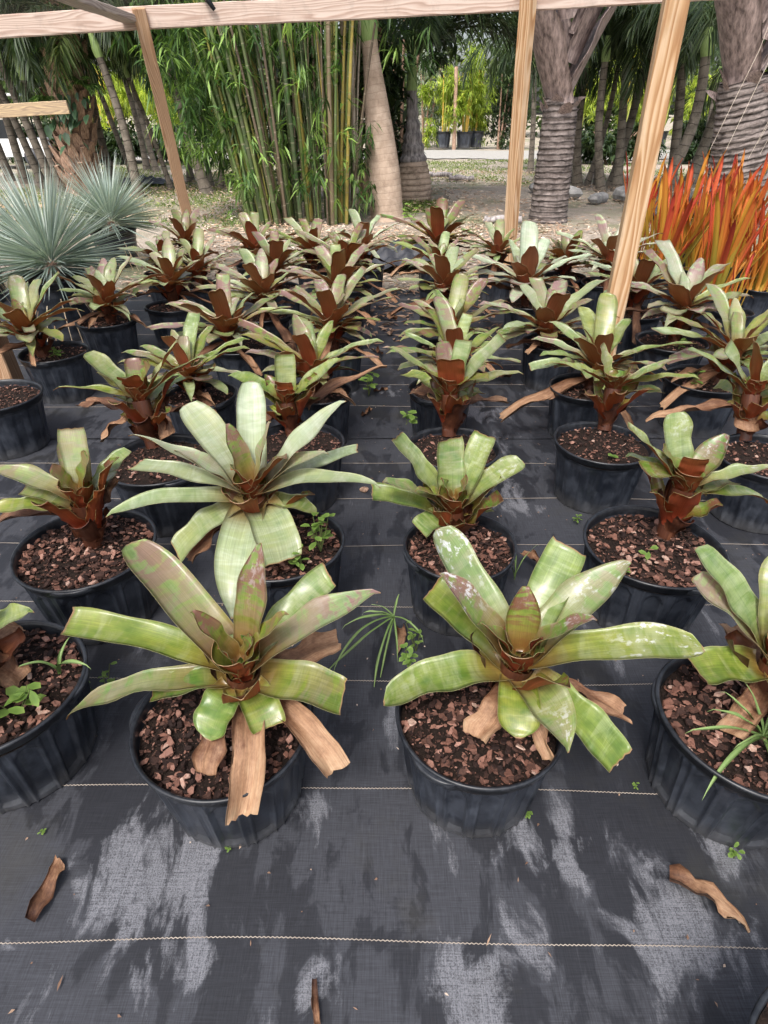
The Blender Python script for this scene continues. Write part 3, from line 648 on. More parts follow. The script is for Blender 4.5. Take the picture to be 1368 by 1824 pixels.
# ------------------------------------------------------------------ bromeliads built leaf by leaf
# (pot x, pot y, pot radius), (heart x, y, z), leaves: azimuth, chord elevation, arc, length, width, tip, rank, silver, bronze, powder
HAND = {
'P1':((-0.364,0.842,0.198),(-0.315,0.883,0.400),[
(145,35,10,0.372,0.105,'r','m',0.35,0.7,0.0),
(61,70,8,0.293,0.079,'p','m',0.2,0.9,0.25),
(42,30,14,0.263,0.071,'c','m',0.3,0.1,0),
(18,28,16,0.336,0.087,'p','m',0.5,0.8,0.1),
(174,15,16,0.369,0.076,'c','m',0.12,0.1,0),
(-171,-12,30,0.381,0.075,'p','o',0.3,0.5,0.05),
(-14,0,24,0.198,0.109,'c','o',0.2,0.35,0),
(-115,-15,34,0.112,0.088,'r','o',0.05,0.1,0),
(-56,-10,30,0.106,0.079,'c','o',0.0,0.2,0),
(-165,0,26,0.161,0.079,'c','o',0.05,0.3,0),
(177,65,10,0.176,0.052,'p','i',0.1,0.9,0),
(0,54,12,0.187,0.059,'p','i',0.1,0.6,0),
(22,72,4,0.081,0.046,'p','i',0.0,0.9,0),
(-156,65,4,0.073,0.041,'p','i',0.0,0.9,0),
(32,5,14,0.211,0.068,'c','d',0,0,0),
(-110,-15,26,0.165,0.071,'c','d',0,0,0),
(-71,-19,40,0.233,0.073,'c','d',0,0,0),
(-33,-16,30,0.248,0.067,'c','d',0,0,0)]),
'P2':((0.216,0.852,0.185),(0.301,0.907,0.400),[
(131,35,12,0.339,0.103,'r','m',0.45,0.2,0.9),
(156,45,14,0.255,0.092,'p','m',0.25,0.8,0.8),
(144,25,16,0.234,0.091,'c','o',0.0,0.1,0),
(56,38,10,0.274,0.098,'c','m',0.3,0,0),
(31,35,12,0.325,0.099,'p','m',0.4,0.4,0.6),
(84,75,8,0.17,0.076,'p','i',0.0,1,0.1),
(-18,50,20,0.202,0.055,'p','i',0.2,0.9,0.4),
(-4,12,18,0.371,0.096,'r','m',0.25,0.1,0.8),
(-62,-8,30,0.17,0.113,'p','o',0.35,0.3,0.5),
(-42,-18,18,0.241,0.094,'c','o',0.1,0.0,0),
(-169,-8,30,0.276,0.106,'r','o',0.2,0.1,0.1),
(-98,-10,30,0.126,0.091,'r','o',0.0,0.1,0),
(167,65,4,0.078,0.049,'p','i',0,1,0),
(-22,66,4,0.081,0.049,'p','i',0,1,0),
(-174,49,8,0.141,0.056,'p','i',0.1,0.8,0),
(-122,-15,26,0.137,0.071,'c','d',0,0,0),
(-81,-25,22,0.153,0.038,'c','d',0,0,0),
(-10,-10,16,0.225,0.052,'c','d',0,0,0)]),
'P5':((-0.329,1.501,0.197),(-0.413,1.577,0.420),[
(92,60,6,0.35,0.095,'r','m',0.9,0.05,0),
(144,48,10,0.337,0.109,'r','m',0.8,0.1,0),
(17,45,8,0.406,0.107,'p','m',0.9,0.1,0),
(173,28,14,0.398,0.077,'p','m',0.9,0.2,0),
(177,15,12,0.349,0.077,'c','m',0.75,0.05,0),
(-163,5,22,0.406,0.097,'p','o',0.6,0.05,0),
(-9,12,22,0.4,0.09,'p','m',0.7,0.1,0),
(21,15,12,0.34,0.065,'c','m',0.7,0,0),
(-97,-25,22,0.364,0.13,'p','o',0.7,0.05,0),
(-59,-15,30,0.233,0.135,'c','o',0.6,0.1,0),
(-146,-20,24,0.253,0.106,'c','o',0.5,0.1,0),
(-14,-5,26,0.174,0.089,'r','o',0.3,0.1,0),
(147,70,8,0.218,0.073,'p','i',0.2,0.9,0.1),
(12,72,6,0.229,0.062,'p','i',0.5,0.6,0),
(172,35,12,0.258,0.073,'p','m',0.8,0.4,0),
(1,35,20,0.273,0.073,'p','m',0.7,0.3,0),
(-3,47,8,0.159,0.104,'r','i',0.2,0.9,0),
(-158,61,8,0.1,0.094,'r','i',0.3,0.7,0),
(-43,-35,18,0.276,0.09,'c','d',0,0,0),
(-144,-20,20,0.228,0.078,'c','d',0,0,0)]),
'P4':((-0.941,1.477,0.212),(-0.931,1.522,0.430),[
(108,60,8,0.199,0.086,'r','m',0.45,0.7,0.1),
(98,65,8,0.209,0.086,'c','m',0.5,0.4,0),
(173,25,14,0.262,0.079,'p','m',0.5,0.5,0),
(45,35,16,0.194,0.07,'r','m',0.3,0.1,0),
(29,70,8,0.129,0.085,'n','i',0.0,0.6,0),
(-155,66,10,0.116,0.084,'r','i',0.1,0.8,0),
(-167,5,22,0.251,0.076,'p','o',0.2,0.2,0),
(179,25,24,0.152,0.08,'c','o',0.3,0.2,0),
(62,35,24,0.117,0.077,'c','o',0.1,0.3,0),
(-162,10,30,0.062,0.087,'r','o',0.1,0.2,0),
(179,-5,20,0.305,0.064,'p','d',0,0,0),
(39,45,6,0.128,0.07,'c','d',0,0,0)]),
'P6':((0.241,1.483,0.175),(0.221,1.567,0.370),[
(162,50,8,0.275,0.109,'c','m',0.35,0.05,0.2),
(101,65,6,0.208,0.096,'c','m',0.3,0.2,0.1),
(47,55,8,0.241,0.089,'c','m',0.3,0.05,0.2),
(16,38,14,0.248,0.089,'r','m',0.35,0.1,0.4),
(168,12,16,0.239,0.076,'c','o',0.05,0.1,0),
(-178,28,14,0.231,0.06,'r','m',0.35,0.4,0.2),
(-149,-5,30,0.097,0.1,'c','o',0.25,0.1,0.1),
(18,5,28,0.098,0.076,'c','o',0.05,0.1,0),
(175,68,8,0.099,0.067,'p','i',0.1,0.8,0),
(-8,71,6,0.091,0.07,'c','i',0.0,0.9,0),
(-158,33,14,0.152,0.063,'p','i',0.2,0.6,0)]),
'P7':((0.853,1.483,0.212),(0.950,1.589,0.440),[
(168,45,10,0.271,0.087,'c','m',0.35,0.05,0.3),
(113,65,6,0.23,0.098,'r','m',0.4,0.05,0.3),
(31,50,8,0.196,0.088,'p','m',0.2,0.8,0.7),
(-9,22,12,0.241,0.063,'p','m',0.5,0.2,0.5),
(163,25,20,0.188,0.06,'r','m',0.35,0.1,0.1),
(-1,-5,20,0.247,0.072,'r','o',0.2,0.2,0.2),
(162,50,8,0.125,0.073,'n','i',0.0,0.5,0),
(-106,75,6,0.097,0.076,'c','i',0.0,0.9,0),
(-169,19,14,0.158,0.077,'c','i',0.0,0.5,0.2),
(7,10,20,0.14,0.075,'c','o',0.1,0.3,0.2),
(12,20,24,0.04,0.082,'c','o',0.0,0.6,0)]),
'P10':((0.281,2.135,0.185),(0.280,2.339,0.440),[
(-177,40,12,0.319,0.074,'p','m',0.4,0.3,0.1),
(133,10,24,0.229,0.083,'c','o',0.15,0.1,0),
(112,65,6,0.213,0.085,'r','m',0.3,0.9,0.1),
(49,70,6,0.21,0.079,'c','m',0.4,0.1,0),
(8,50,8,0.287,0.102,'c','m',0.5,0.2,0.1),
(4,15,18,0.295,0.071,'p','m',0.4,0.3,0.1),
(-98,75,6,0.138,0.115,'n','i',0.0,0.6,0),
(-169,37,12,0.159,0.084,'r','i',0.1,0.5,0),
(-31,28,14,0.182,0.092,'r','i',0.1,0.4,0),
(90,8,20,0.045,0.096,'c','o',0,0.4,0),
(18,5,20,0.113,0.086,'c','o',0,0.3,0),
(28,-5,10,0.252,0.064,'c','d',0,0,0),
(126,-4,20,0.215,0.074,'c','d',0,0,0)]),
'P11':((0.909,2.184,0.193),(0.988,2.401,0.440),[
(-173,23,16,0.346,0.071,'p','m',0.3,0.1,0),
(139,65,8,0.172,0.11,'c','m',0.35,0.3,0.1),
(-5,32,10,0.264,0.066,'p','m',0.4,0.5,0.2),
(-26,18,16,0.31,0.061,'p','m',0.25,0.1,0),
(-38,40,8,0.2,0.07,'c','m',0.4,0.05,0),
(-178,24,8,0.097,0.105,'r','i',0,0.5,0),
(-51,54,8,0.078,0.095,'n','i',0,0.8,0),
(45,15,16,0.045,0.117,'c','o',0,0.2,0),
(-9,5,18,0.17,0.087,'c','o',0.05,0.3,0),
(180,29,12,0.194,0.072,'r','m',0.3,0.1,0),
(138,-15,12,0.122,0.09,'c','d',0,0,0)]),
'P8':((-0.883,2.041,0.205),(-0.986,2.232,0.460),[
(-171,12,14,0.302,0.058,'p','m',0.2,0.1,0),
(167,42,12,0.256,0.094,'r','m',0.35,0.2,0.1),
(103,75,6,0.16,0.081,'r','m',0.3,0.8,0),
(14,53,6,0.271,0.076,'c','m',0.5,0.2,0),
(2,32,12,0.315,0.089,'r','m',0.35,0.1,0),
(168,35,12,0.179,0.068,'p','m',0.3,0.1,0),
(19,65,8,0.127,0.098,'n','i',0,0.7,0),
(-98,60,12,0.112,0.097,'r','i',0,0.4,0),
(51,25,14,0.104,0.101,'c','o',0,0.3,0),
(44,25,18,0.173,0.079,'c','o',0.1,0.1,0),
(146,1,26,0.102,0.092,'c','o',0.1,0.1,0),
(160,0,10,0.278,0.08,'c','d',0,0,0),
(-20,-35,22,0.119,0.092,'c','d',0,0,0),
(16,-10,12,0.183,0.061,'c','d',0,0,0),
(-150,-35,26,0.182,0.069,'c','d',0,0,0)]),
'P9':((-0.357,2.174,0.191),(-0.410,2.344,0.400),[
(170,25,16,0.252,0.095,'p','m',0.2,0.05,0),
(103,75,6,0.183,0.09,'c','m',0.4,0.1,0),
(11,38,12,0.276,0.104,'p','m',0.3,0.05,0),
(-113,75,8,0.072,0.08,'c','i',0,0.9,0),
(-12,30,12,0.1,0.113,'r','i',0,0.2,0),
(163,35,14,0.131,0.106,'r','o',0,0.2,0),
(43,0,26,0.108,0.097,'c','o',0.1,0.1,0),
(-118,0,24,0.036,0.105,'r','o',0,0.2,0),
(33,16,8,0.48,0.05,'p','d',0,0,0),
(-162,-20,16,0.122,0.082,'c','d',0,0,0)]),
'F12':((1.529,2.054,0.195),(1.534,2.315,0.450),[
(167,31,12,0.314,0.084,'r','m',0.3,0.1,0),
(154,55,8,0.218,0.079,'c','m',0.5,0.1,0),
(-177,75,6,0.196,0.082,'n','i',0,0.8,0),
(20,60,8,0.202,0.092,'c','m',0.4,0.1,0),
(-22,35,14,0.202,0.082,'p','m',0.4,0.1,0),
(135,10,22,0.108,0.095,'c','o',0.1,0.2,0),
(-166,33,14,0.054,0.102,'r','i',0,0.3,0),
(17,20,14,0.109,0.104,'c','o',0,0.3,0),
(-177,-8,10,0.388,0.072,'p','d',0,0,0),
(-119,-30,20,0.109,0.094,'c','d',0,0,0)]),
'P3':((0.838,0.842,0.203),(0.889,0.907,0.400),[
(132,40,12,0.29,0.1,'r','m',0.3,0.05,0),
(147,35,14,0.243,0.084,'r','m',0.7,0.6,0.1),
(-178,0,24,0.145,0.107,'c','o',0.05,0.1,0),
(83,55,10,0.235,0.101,'r','m',0.4,0.2,0),
(18,35,14,0.203,0.095,'p','m',0.4,0.3,0),
(-14,-5,22,0.187,0.096,'c','o',0.2,0.2,0),
(-98,-10,28,0.145,0.098,'r','o',0.2,0.1,0),
(139,69,6,0.125,0.074,'p','i',0.1,0.9,0),
(28,60,8,0.087,0.074,'p','i',0.1,0.7,0),
(89,10,10,0.123,0.053,'c','d',0,0,0),
(-135,-25,20,0.141,0.064,'c','d',0,0,0)]),
'P0':((-0.945,0.931,0.212),(-0.978,0.966,0.400),[
(22,20,18,0.146,0.079,'p','m',0.3,0.1,0),
(89,55,8,0.236,0.092,'r','m',0.4,0.2,0),
(142,40,12,0.263,0.092,'r','m',0.4,0.3,0),
(-171,15,16,0.203,0.09,'c','m',0.3,0.1,0),
(-122,-5,24,0.179,0.089,'r','o',0.2,0.1,0),
(-68,-10,28,0.183,0.101,'r','o',0.2,0.1,0),
(40,65,6,0.105,0.072,'p','i',0.1,0.9,0),
(17,39,8,0.103,0.064,'p','i',0.1,0.7,0),
(74,-10,20,0.105,0.078,'r','d',0,0,0),
(-15,-30,24,0.093,0.067,'c','d',0,0,0)]),
}
LABEL = {
 'P0': 'potted bromeliad cut off by the left edge, weeds in its mulch, in the front row',
 'P1': 'front-row bromeliad with long cut leaf and tan dead leaves hanging over its pot rim',
 'P2': 'front-row bromeliad with bronze upright centre leaf and white powder on its long right leaf',
 'P3': 'potted bromeliad cut off by the right edge, with grass growing in its pot',
 'P4': 'second-row bromeliad with purple-tipped leaves in a wide pot near the left edge',
 'P5': 'largest silvery blue-green bromeliad, behind the front-left plant',
 'P6': 'small light green second-row bromeliad directly behind the bronze-centred front plant',
 'P7': 'second-row bromeliad with dark red-brown stem and a white-powdered brown leaf, wide pot',
 'P8': 'bromeliad with rusty dead leaves around its base, left behind the big silvery plant',
 'P9': 'yellow-green bromeliad half hidden behind the big silvery plant, long rusty leaf to its right',
 'P10': 'third-row bromeliad with notched brown middle leaf and dark red stem, centre aisle right side',
 'P11': 'third-row bromeliad with thick rusty vase-shaped stem, below the thick cedar post',
 'F12': 'bromeliad at the right edge with long rusty dead leaf pointing left'}
BG = 'bromeliads in black pots set out in rows'
def bromeliad(key, label, px, py, pr_, heart, leaves, hi, i, nsh, extra=0):
    root = thing('potted_bromeliad', label, 'bromeliad', (px, py, 0), 0, BG)
    put_pot(root, pr_, i, hi)
    hx, hy, hz = heart[0] - px, heart[1] - py, heart[2]
    soil_z = PH - .03
    base = (hx * .75, hy * .75, soil_z)
    put_stem(root, base, (hx, hy, hz - .03), nsh, i * 7 + 3)
    rq = np.random.default_rng(i + 900)
    for q in range(5):      # short inner sheaths close the cup
        a = q * 2.399 + 1.0; me = leaf_mesh('leaf', .085 + .02 * rq.random(), 66, 8, .075, 'rcp'[q % 3], 8, 6, i * 17 + q, None, 1.6)
        obj('leaf', me, root, (hx + .012 * math.cos(a), hy + .012 * math.sin(a), hz - .045), (0, 0, a), 1.0, (.05, .8 * rq.random(), 0))
    for j, (az, ec, k, L, W, tip, rank, g, p, w) in enumerate(leaves):
        drop = dict(i=.0, m=.02, o=.05, d=.085)[rank]; out = dict(i=.008, m=.022, o=.034, d=.03)[rank]
        a = R(az); loc = (hx + out * math.cos(a), hy + out * math.sin(a), max(hz - drop, soil_z + .03))
        # inner leaves keep their sheath below the heart: start a little lower along the leaf
        if rank == 'd':
            me = leaf_mesh('dead_leaf', L, ec, k, W, tip, 18 if hi else 12, 9 if hi else 6, i * 97 + j, [M['dead']], 1.9, .0014, 2.6, rng.normal(0, .16), True, .07)
            obj('dead_leaf', me, root, loc, (0, 0, a))
        else:
            me = leaf_mesh('leaf', L, ec, k, W, tip, 18 if hi else 12, 8 if hi else 6, i * 131 + j, None, 1.0, .0016, 1.0, rng.normal(0, .05))
            obj('leaf', me, root, loc, (0, 0, a), 1.0, (g, p, w))
    return root
for i, (key, (pp, hh, lv)) in enumerate(HAND.items()):
    bromeliad(key, LABEL[key], pp[0], pp[1], pp[2], hh, lv, pp[1] < 1.6, i, 3 if pp[1] < 1.0 else 9)

# ------------------------------------------------------------------ the rows further back share a stock of leaves
STOCK = {}
for cls, ec, k, L, W, tips in (('up', 47, 10, .275, .080, 'rcrp'), ('near', 54, 11, .215, .080, 'nrnp'), ('side', 24, 16, .34, .066, 'ppcr'), ('low', 2, 26, .29, .070, 'cppr'), ('cup', 20, 30, .16, .090, 'crcr')):
    STOCK[cls] = [leaf_mesh('leaf', L * random.uniform(.9, 1.1), ec + random.uniform(-5, 5), k, W * random.uniform(.9, 1.1), tp, 11, 6, 900 + ord(tp) % 7 + 13 * q, None, 1.0, .0016, 1.0, random.gauss(0, .06)) for q, tp in enumerate(tips)]
STOCK['dead'] = [leaf_mesh('dead_leaf', .28 + .05 * q, (-4, 6, -18)[q], 16, .05, 'pcc'[q], 9, 5, 990 + q, [M['dead']], 2.6, .0014, 2.5, random.gauss(0, .2), True, .12) for q in range(3)]
def stock_bromeliad(label, x, y, Rt, hx, hy, hz, seed, tone, size=1.0, dead=3, empty=False):
    rg = np.random.default_rng(seed); root = thing('potted_bromeliad', label, 'bromeliad', (x, y, 0), 0, BG)
    put_pot(root, Rt, seed, False)
    soil_z = PH - .03; h = np.array([hx - x, hy - y, hz - .045]); put_stem(root, (h[0] * .6, h[1] * .6, soil_z), tuple(h - np.array([0, 0, .03])), 8, seed)
    yaw = rg.normal(0, 16); size *= rg.uniform(.9, 1.1); h[2] += rg.normal(0, .018)
    def leaf(cls, az, sc, zoff, out, tilt=0.0):
        me = STOCK[cls][rg.integers(len(STOCK[cls]))]; a = R(az + (yaw if cls != 'dead' else 0))
        g = np.clip(tone[0] + rg.normal(0, .15), 0, 1); p = np.clip(tone[1] + rg.normal(0, .42), 0, .92 if tone[1] < 1 else 1); w = .3 * (rg.random() < .2)
        obj('dead_leaf' if cls == 'dead' else 'leaf', me, root, (h[0] + out * math.cos(a), h[1] + out * math.sin(a), h[2] + zoff), (0, R(tilt + rg.normal(0, 4)), a), sc * size * 1.10 * rg.uniform(.86, 1.12), (g, p, w))
    j = lambda s: rg.normal(0, s)
    for az in (52, 126): leaf('up', az + j(8), 1.0, 0, .014, 4)
    leaf('up', 90 + j(12), 1.05, .012, .006, 2)
    leaf('near', 268 + j(14), 1.05, .0, .010, -3)
    for az in (222, 318): leaf('near', az + j(12), 1.15, -.02, .020, 16)
    leaf('near', 60 + j(60), .75, .02, .006)
    for az in (8, 172, 34, 150): leaf('side', az + j(9), 1.0 + j(.06), -.02, .016)
    for az in (205, 335): leaf('side', az + j(12), .9, -.025, .018, 8)
    for az in (188, 352, 225 + j(20), 310 + j(20)): leaf('low', az + j(12), .9 + j(.08), -.05, .022)
    for az in (262 + j(20), 20 + j(30), 215 + j(15), 312 + j(15)): leaf('cup', az, 1.0, -.06, .03)
    for q in range(dead): leaf('dead', (200, 335, 268, 20)[q % 4] + j(25), .85 + j(.18), -.10, .02)
    return root
G0, PALE, RED, BRN = (.40, .3), (.75, .25), (.40, .85), (.50, .55)
ROWS = [
 ('bromeliad by the left edge with big rusty folded leaf and seedlings in its mulch', -1.88, 3.29, .184, -1.98, 3.27, .47, G0, 1.0, 2),
 ('bromeliad in a clean black pot just right of the nearest blue yucca', -1.82, 3.91, .184, -1.78, 3.90, .45, BRN, .9, 3),
 ('bromeliad with rusty leaves to its right, behind the clean black pot', -1.50, 4.25, .172, -1.47, 4.28, .47, BRN, .95, 4),
 ('bromeliad with arching leaf to the right, in front of the leaning post', -1.46, 4.86, .17, -1.44, 4.85, .46, BRN, .95, 3),
 ('small bromeliad tucked between yucca and leaning post', -1.86, 5.25, .16, -1.84, 5.25, .43, BRN, .8, 2),
 ('farthest bromeliad at the foot of the leaning post, dark red leaves', -1.86, 5.92, .17, -1.84, 5.92, .46, RED, .95, 2),
 ('bromeliad with pale wide leaves behind the rusty-based one on the left', -.89, 2.68, .17, -.94, 2.70, .43, G0, .95, 3),
 ('bromeliad with white-rimmed brown centre, fourth in the left inner column', -.85, 3.42, .178, -.90, 3.38, .46, BRN, .95, 3),
 ('bromeliad with cut tan leaf hanging in front, fifth in the left inner column', -.80, 4.02, .17, -.80, 4.02, .46, BRN, 1.0, 4),
 ('bromeliad with long pale leaves, sixth in the left inner column', -.82, 4.78, .17, -.82, 4.76, .47, BRN, .95, 3),
 ('reddest bromeliad at the back left, near the bamboo foot', -1.14, 5.55, .17, -1.12, 5.55, .45, RED, 1.0, 2),
 ('bromeliad with purple-tinged leaf and rusty leaf curling left, beside the aisle', -.31, 2.72, .155, -.35, 2.74, .43, (.35, .6), .95, 3),
 ('bromeliad with tall lilac leaf above a brown centre, left of the aisle', -.28, 3.40, .155, -.30, 3.40, .45, (.4, .6), 1.0, 3),
 ('bromeliad with notched brown centre leaf behind the lilac-leaved one', -.28, 4.08, .155, -.31, 4.10, .47, BRN, 1.0, 3),
 ('bromeliad with bright red centre, last but one left of the aisle', -.24, 4.78, .15, -.28, 4.78, .48, RED, 1.0, 3),
 ('bromeliad with upright green leaves in front of the bamboo culms', -.62, 5.50, .16, -.62, 5.50, .45, G0, .95, 2),
 ('far bromeliad with pale tan bud in front of the smooth palm trunk', -.16, 5.50, .16, -.18, 5.52, .46, PALE, 1.0, 2),
 ('bromeliad with broad pale green leaf, fourth right of the aisle', .28, 2.74, .16, .35, 2.82, .41, G0, .84, 2),
 ('bromeliad with pink-tipped leaf, fifth right of the aisle', .34, 3.36, .155, .39, 3.42, .44, (.3, .6), .88, 3),
 ('bromeliad with grey-green leaves, sixth right of the aisle', .40, 4.12, .16, .41, 4.14, .45, BRN, .9, 3),
 ('bromeliad with cream-edged upright leaf, seventh right of the aisle', .43, 4.85, .16, .43, 4.85, .46, G0, .95, 3),
 ('dark maroon bromeliad standing highest at the end of the aisle', .47, 5.55, .17, .47, 5.56, .50, (.15, 1.0), 1.15, 2),
 ('bromeliad with tan dead leaf hanging over its pot, left of the cedar post foot', 1.00, 2.77, .173, 1.06, 2.82, .43, G0, .95, 4),
 ('bromeliad with lilac upright leaf and rusty leaves below, left of the cedar post', 1.00, 3.47, .175, .95, 3.44, .44, (.55, .5), 1.0, 4),
 ('silver-lilac bromeliad under the slim back post', 1.03, 4.32, .18, 1.00, 4.34, .48, (.95, .35), 1.2, 3),
 ('small green bromeliad behind the silver-lilac one, at the slim post foot', .98, 5.45, .16, .98, 5.45, .44, G0, .9, 2),
 ('bromeliad with yellowing leaf, in front of the dark ringed palm', 1.50, 5.15, .17, 1.50, 5.15, .44, G0, 1.0, 3),
 ('tall bromeliad with blue-grey upright leaves left of the cedar post top', 1.76, 4.92, .18, 1.76, 4.92, .50, (.85, .4), 1.15, 3),
 ('bromeliad behind the right-edge plant, seedlings growing in its pot', 1.64, 2.88, .195, 1.76, 2.90, .44, G0, 1.05, 3),
 ('bromeliad with grey pointed leaf and long rusty stalk, before the orange plants', 1.72, 3.48, .205, 1.74, 3.50, .47, (.6, .5), 1.1, 4),
 ('bromeliad with white-spotted leaf just right of the cedar post', 1.70, 4.10, .19, 1.70, 4.10, .46, (.6, .3), .95, 3),
]
for q, (lb, x, y, rt, hx, hy, hz, tone, size, dead) in enumerate(ROWS):
    stock_bromeliad(lb, x, y, rt, hx, hy, hz, 40 + q, tone, size, dead)
r0 = thing('nursery_pot', 'black pot of bark mulch by the left edge, no leaves showing', 'pot', (-1.87, 2.66, 0))
put_pot(r0, .204, 1, False)
r1 = thing('nursery_pot', 'black pot rim poking into the bottom right corner', 'pot', (.692, .177, 0))
put_pot(r1, .19, 2, False)
# ------------------------------------------------------------------ blue yuccas
def yucca(label, x, y, hz, L, n, potR, seed):
    rg = np.random.default_rng(seed); root = thing('potted_yucca', label, 'yucca', (x, y, 0), 0, 'blue yuccas in ridged pots')
    b, r, h = POT_RIDGE; f = potR / .26; p = obj('pot', b, root, scale=(f, f, hz / .46)); obj('rim', r, p); obj('handle', h, p, rot=(0, 0, 4.4))
    obj('soil', SOIL, root, (0, 0, .365 * hz / .46), scale=(potR / .19,) * 2 + (1,))
    az = rg.random(n) * 6.283; el = np.arcsin(np.clip(rg.random(n) * 1.12 - .14, -.2, .995)); D = unit(az, el)
    B = np.array([0, 0, hz]) + D * .035 + np.stack([0 * az, 0 * az, .05 * np.sin(el)], -1)
    V, F, rr = blades(B, D, L * rg.uniform(.82, 1.08, n), .014, .10 * (1 - np.sin(el)), np.clip(.25 + .5 * np.sin(el) + rg.normal(0, .2, n), 0, 1), None, .5)
    o = obj('foliage', mesh('foliage', V, F, M['yucca'], rnd=rr, smooth=False), root); o['kind'] = 'stuff'
    m = 46; az = rg.random(m) * 6.283; D = unit(az, rg.uniform(-.9, -.2, m))
    V, F, rr = blades(np.tile([0, 0, hz - .03], (m, 1)) + D * .03, D, rg.uniform(.3, .55, m) * L / .6, .010, .6, None, None, .4)
    o = obj('dry_skirt', mesh('dry_skirt', V, F, M['straw'], rnd=rr, smooth=False), root); o['kind'] = 'stuff'
    tr, fc, uv = tube([(0, 0, .30), (0, 0, hz + .02)], [.05, .035], 10); obj('stem', mesh('stem', tr, fc, M['boot'], uv=uv), root)
yucca('big blue-grey yucca with spiky ball of leaves in ridged black pot', -2.36, 4.45, .49, .60, 520, .25, 1)
yucca('second blue-grey yucca, behind and right of the biggest one', -2.92, 6.95, .40, .62, 460, .24, 2)
yucca('blue-grey yucca partly out of frame at the left edge', -3.55, 5.35, .48, .62, 420, .25, 3)

# ------------------------------------------------------------------ orange bromeliads
STRAP = [leaf_mesh('leaf', .54 + .10 * (q % 3), 84, 3 + 2 * (q % 2), .029 + .006 * (q % 3), 'prr'[q % 3], 9, 4, 300 + q, [M['strap']], 2.4, .0016, .5, random.gauss(0, .10)) for q in range(7)]
spots = [(2.30, 5.20, 'leftmost'), (2.72, 5.45, ''), (3.12, 5.60, ''), (2.50, 4.62, ''), (2.92, 4.78, ''), (3.35, 4.95, ''), (2.36, 5.95, ''), (2.86, 6.20, ''), (3.36, 6.30, ''), (2.38, 4.10, '')]
olab = ['orange strap-leaved bromeliad nearest the cedar post, middle row', 'orange strap-leaved bromeliad in the middle of the orange block', 'red-orange strap-leaved bromeliad in the middle row at the right edge',
        'tall yellow-orange strap-leaved bromeliad in the front of the orange block', 'orange-red strap-leaved bromeliad in the front, second from the cedar post', 'deep red-orange strap-leaved bromeliad in front at the right edge',
        'orange strap-leaved bromeliad at the back, closest to the cedar post', 'orange strap-leaved bromeliad at the back, below the big right palm', 'orange strap-leaved bromeliad at the back by the right edge', 'small reddish bromeliad with few leaves in a small black pot']
for q, ((x, y, _), lb) in enumerate(zip(spots, olab)):
    rg = np.random.default_rng(500 + q); root = thing('orange_bromeliad', lb, 'bromeliad', (x, y, 0), 0, 'orange strap-leaved bromeliads')
    small = q == 9
    put_pot(root, .13 if small else .17, q, False)
    for j in range(7 if small else 36):
        az = j * 2.399 + rg.normal(0, .2); f = j / 34; o = .02 + .10 * f
        obj('leaf', STRAP[rg.integers(7)], root, (o * math.cos(az), o * math.sin(az), PH - .04), (0, R(rg.normal(1, 4) + 9 * f * f + (22 if j % 11 == 7 else 0)), az), (.62 if small else 1.08) * rg.uniform(.8, 1.15))

# ------------------------------------------------------------------ palms
def frond_mesh(seed, L=2.0, e0=55, e1=-50, n=46, ll=.55, w=.030, droop=.5, mat='frond', plum=.35):
    rg = np.random.default_rng(seed); t = np.linspace(0, 1, 25); e = R(e0) + (R(e1) - R(e0)) * t ** 1.15
    d = L / 24; X = np.concatenate([[0], np.cumsum(np.cos(e[:-1]) * d)]); Z = np.concatenate([[0], np.cumsum(np.sin(e[:-1]) * d)])
    path = np.stack([X, 0 * X, Z], -1); V, F, UV = tube(path, np.linspace(.022, .004, 25), 5)
    B, D, Ls = [], [], []
    for i in range(n):
        f = .14 + .86 * i / n; p = np.array([np.interp(f, t, X), 0, np.interp(f, t, Z)]); ee = np.interp(f, t, e); T = np.array([math.cos(ee), 0, math.sin(ee)]); Nv = np.array([-T[2], 0, T[0]])
        for s in (-1, 1):
            dv = T * (.55 + .5 * f) + np.array([0, s, 0]) * (1.0 - .45 * f) + Nv * rg.normal(.15, plum); B.append(p); D.append(dv); Ls.append(ll * (math.sin(math.pi * (.12 + .83 * f)) ** .6) * rg.uniform(.85, 1.1))
    v2, f2, r2 = blades(np.array(B), np.array(D), np.array(Ls), w, droop, np.clip(rg.normal(.45, .22, len(B)), 0, 1), None, .3)
    F2 = np.concatenate([F[:, [0, 1, 2]], F[:, [0, 2, 3]]]); VV, FF, RR = join([(V, F2, np.full(len(V), .7)), (v2, f2, r2)])
    return mesh('frond', VV, FF, M[mat], rnd=RR, smooth=False)
FR = [frond_mesh(s, 2.0, 58, -62, 44, .55, .032, .55) for s in (1, 2, 3)] + [frond_mesh(4, 1.9, 40, -75, 44, .55, .03, .7)]
FRL = [frond_mesh(s, 2.0, 55, -65, 46, .6, .034, .6, 'frond_lt', .6) for s in (11, 12)]
BIGF = [frond_mesh(s, 2.9, 62, -40, 70, .75, .034, .35) for s in (21, 22)]
def crown(root, top, n, meshes, seed, scale=1.0, tilt=0.0):
    rg = np.random.default_rng(seed)
    for j in range(n):
        az = j * 2.399 + rg.normal(0, .25); obj('frond', meshes[rg.integers(len(meshes))], root, tuple(top), (0, R(tilt + rg.uniform(-25, 22)), az), scale * rg.uniform(.82, 1.15))
def bent(x0, y0, x1, z1, ztop, n, bow=0.0, y1=None):
    t = np.linspace(0, 1, n); k = ztop / z1
    X = x0 + (x1 - x0) * k * t + bow * np.sin(np.pi * np.clip(t * 1.0, 0, 1)); Y = y0 + ((y1 or y0) - y0) * t
    return np.stack([X, Y, -.05 + (ztop + .05) * t], -1)
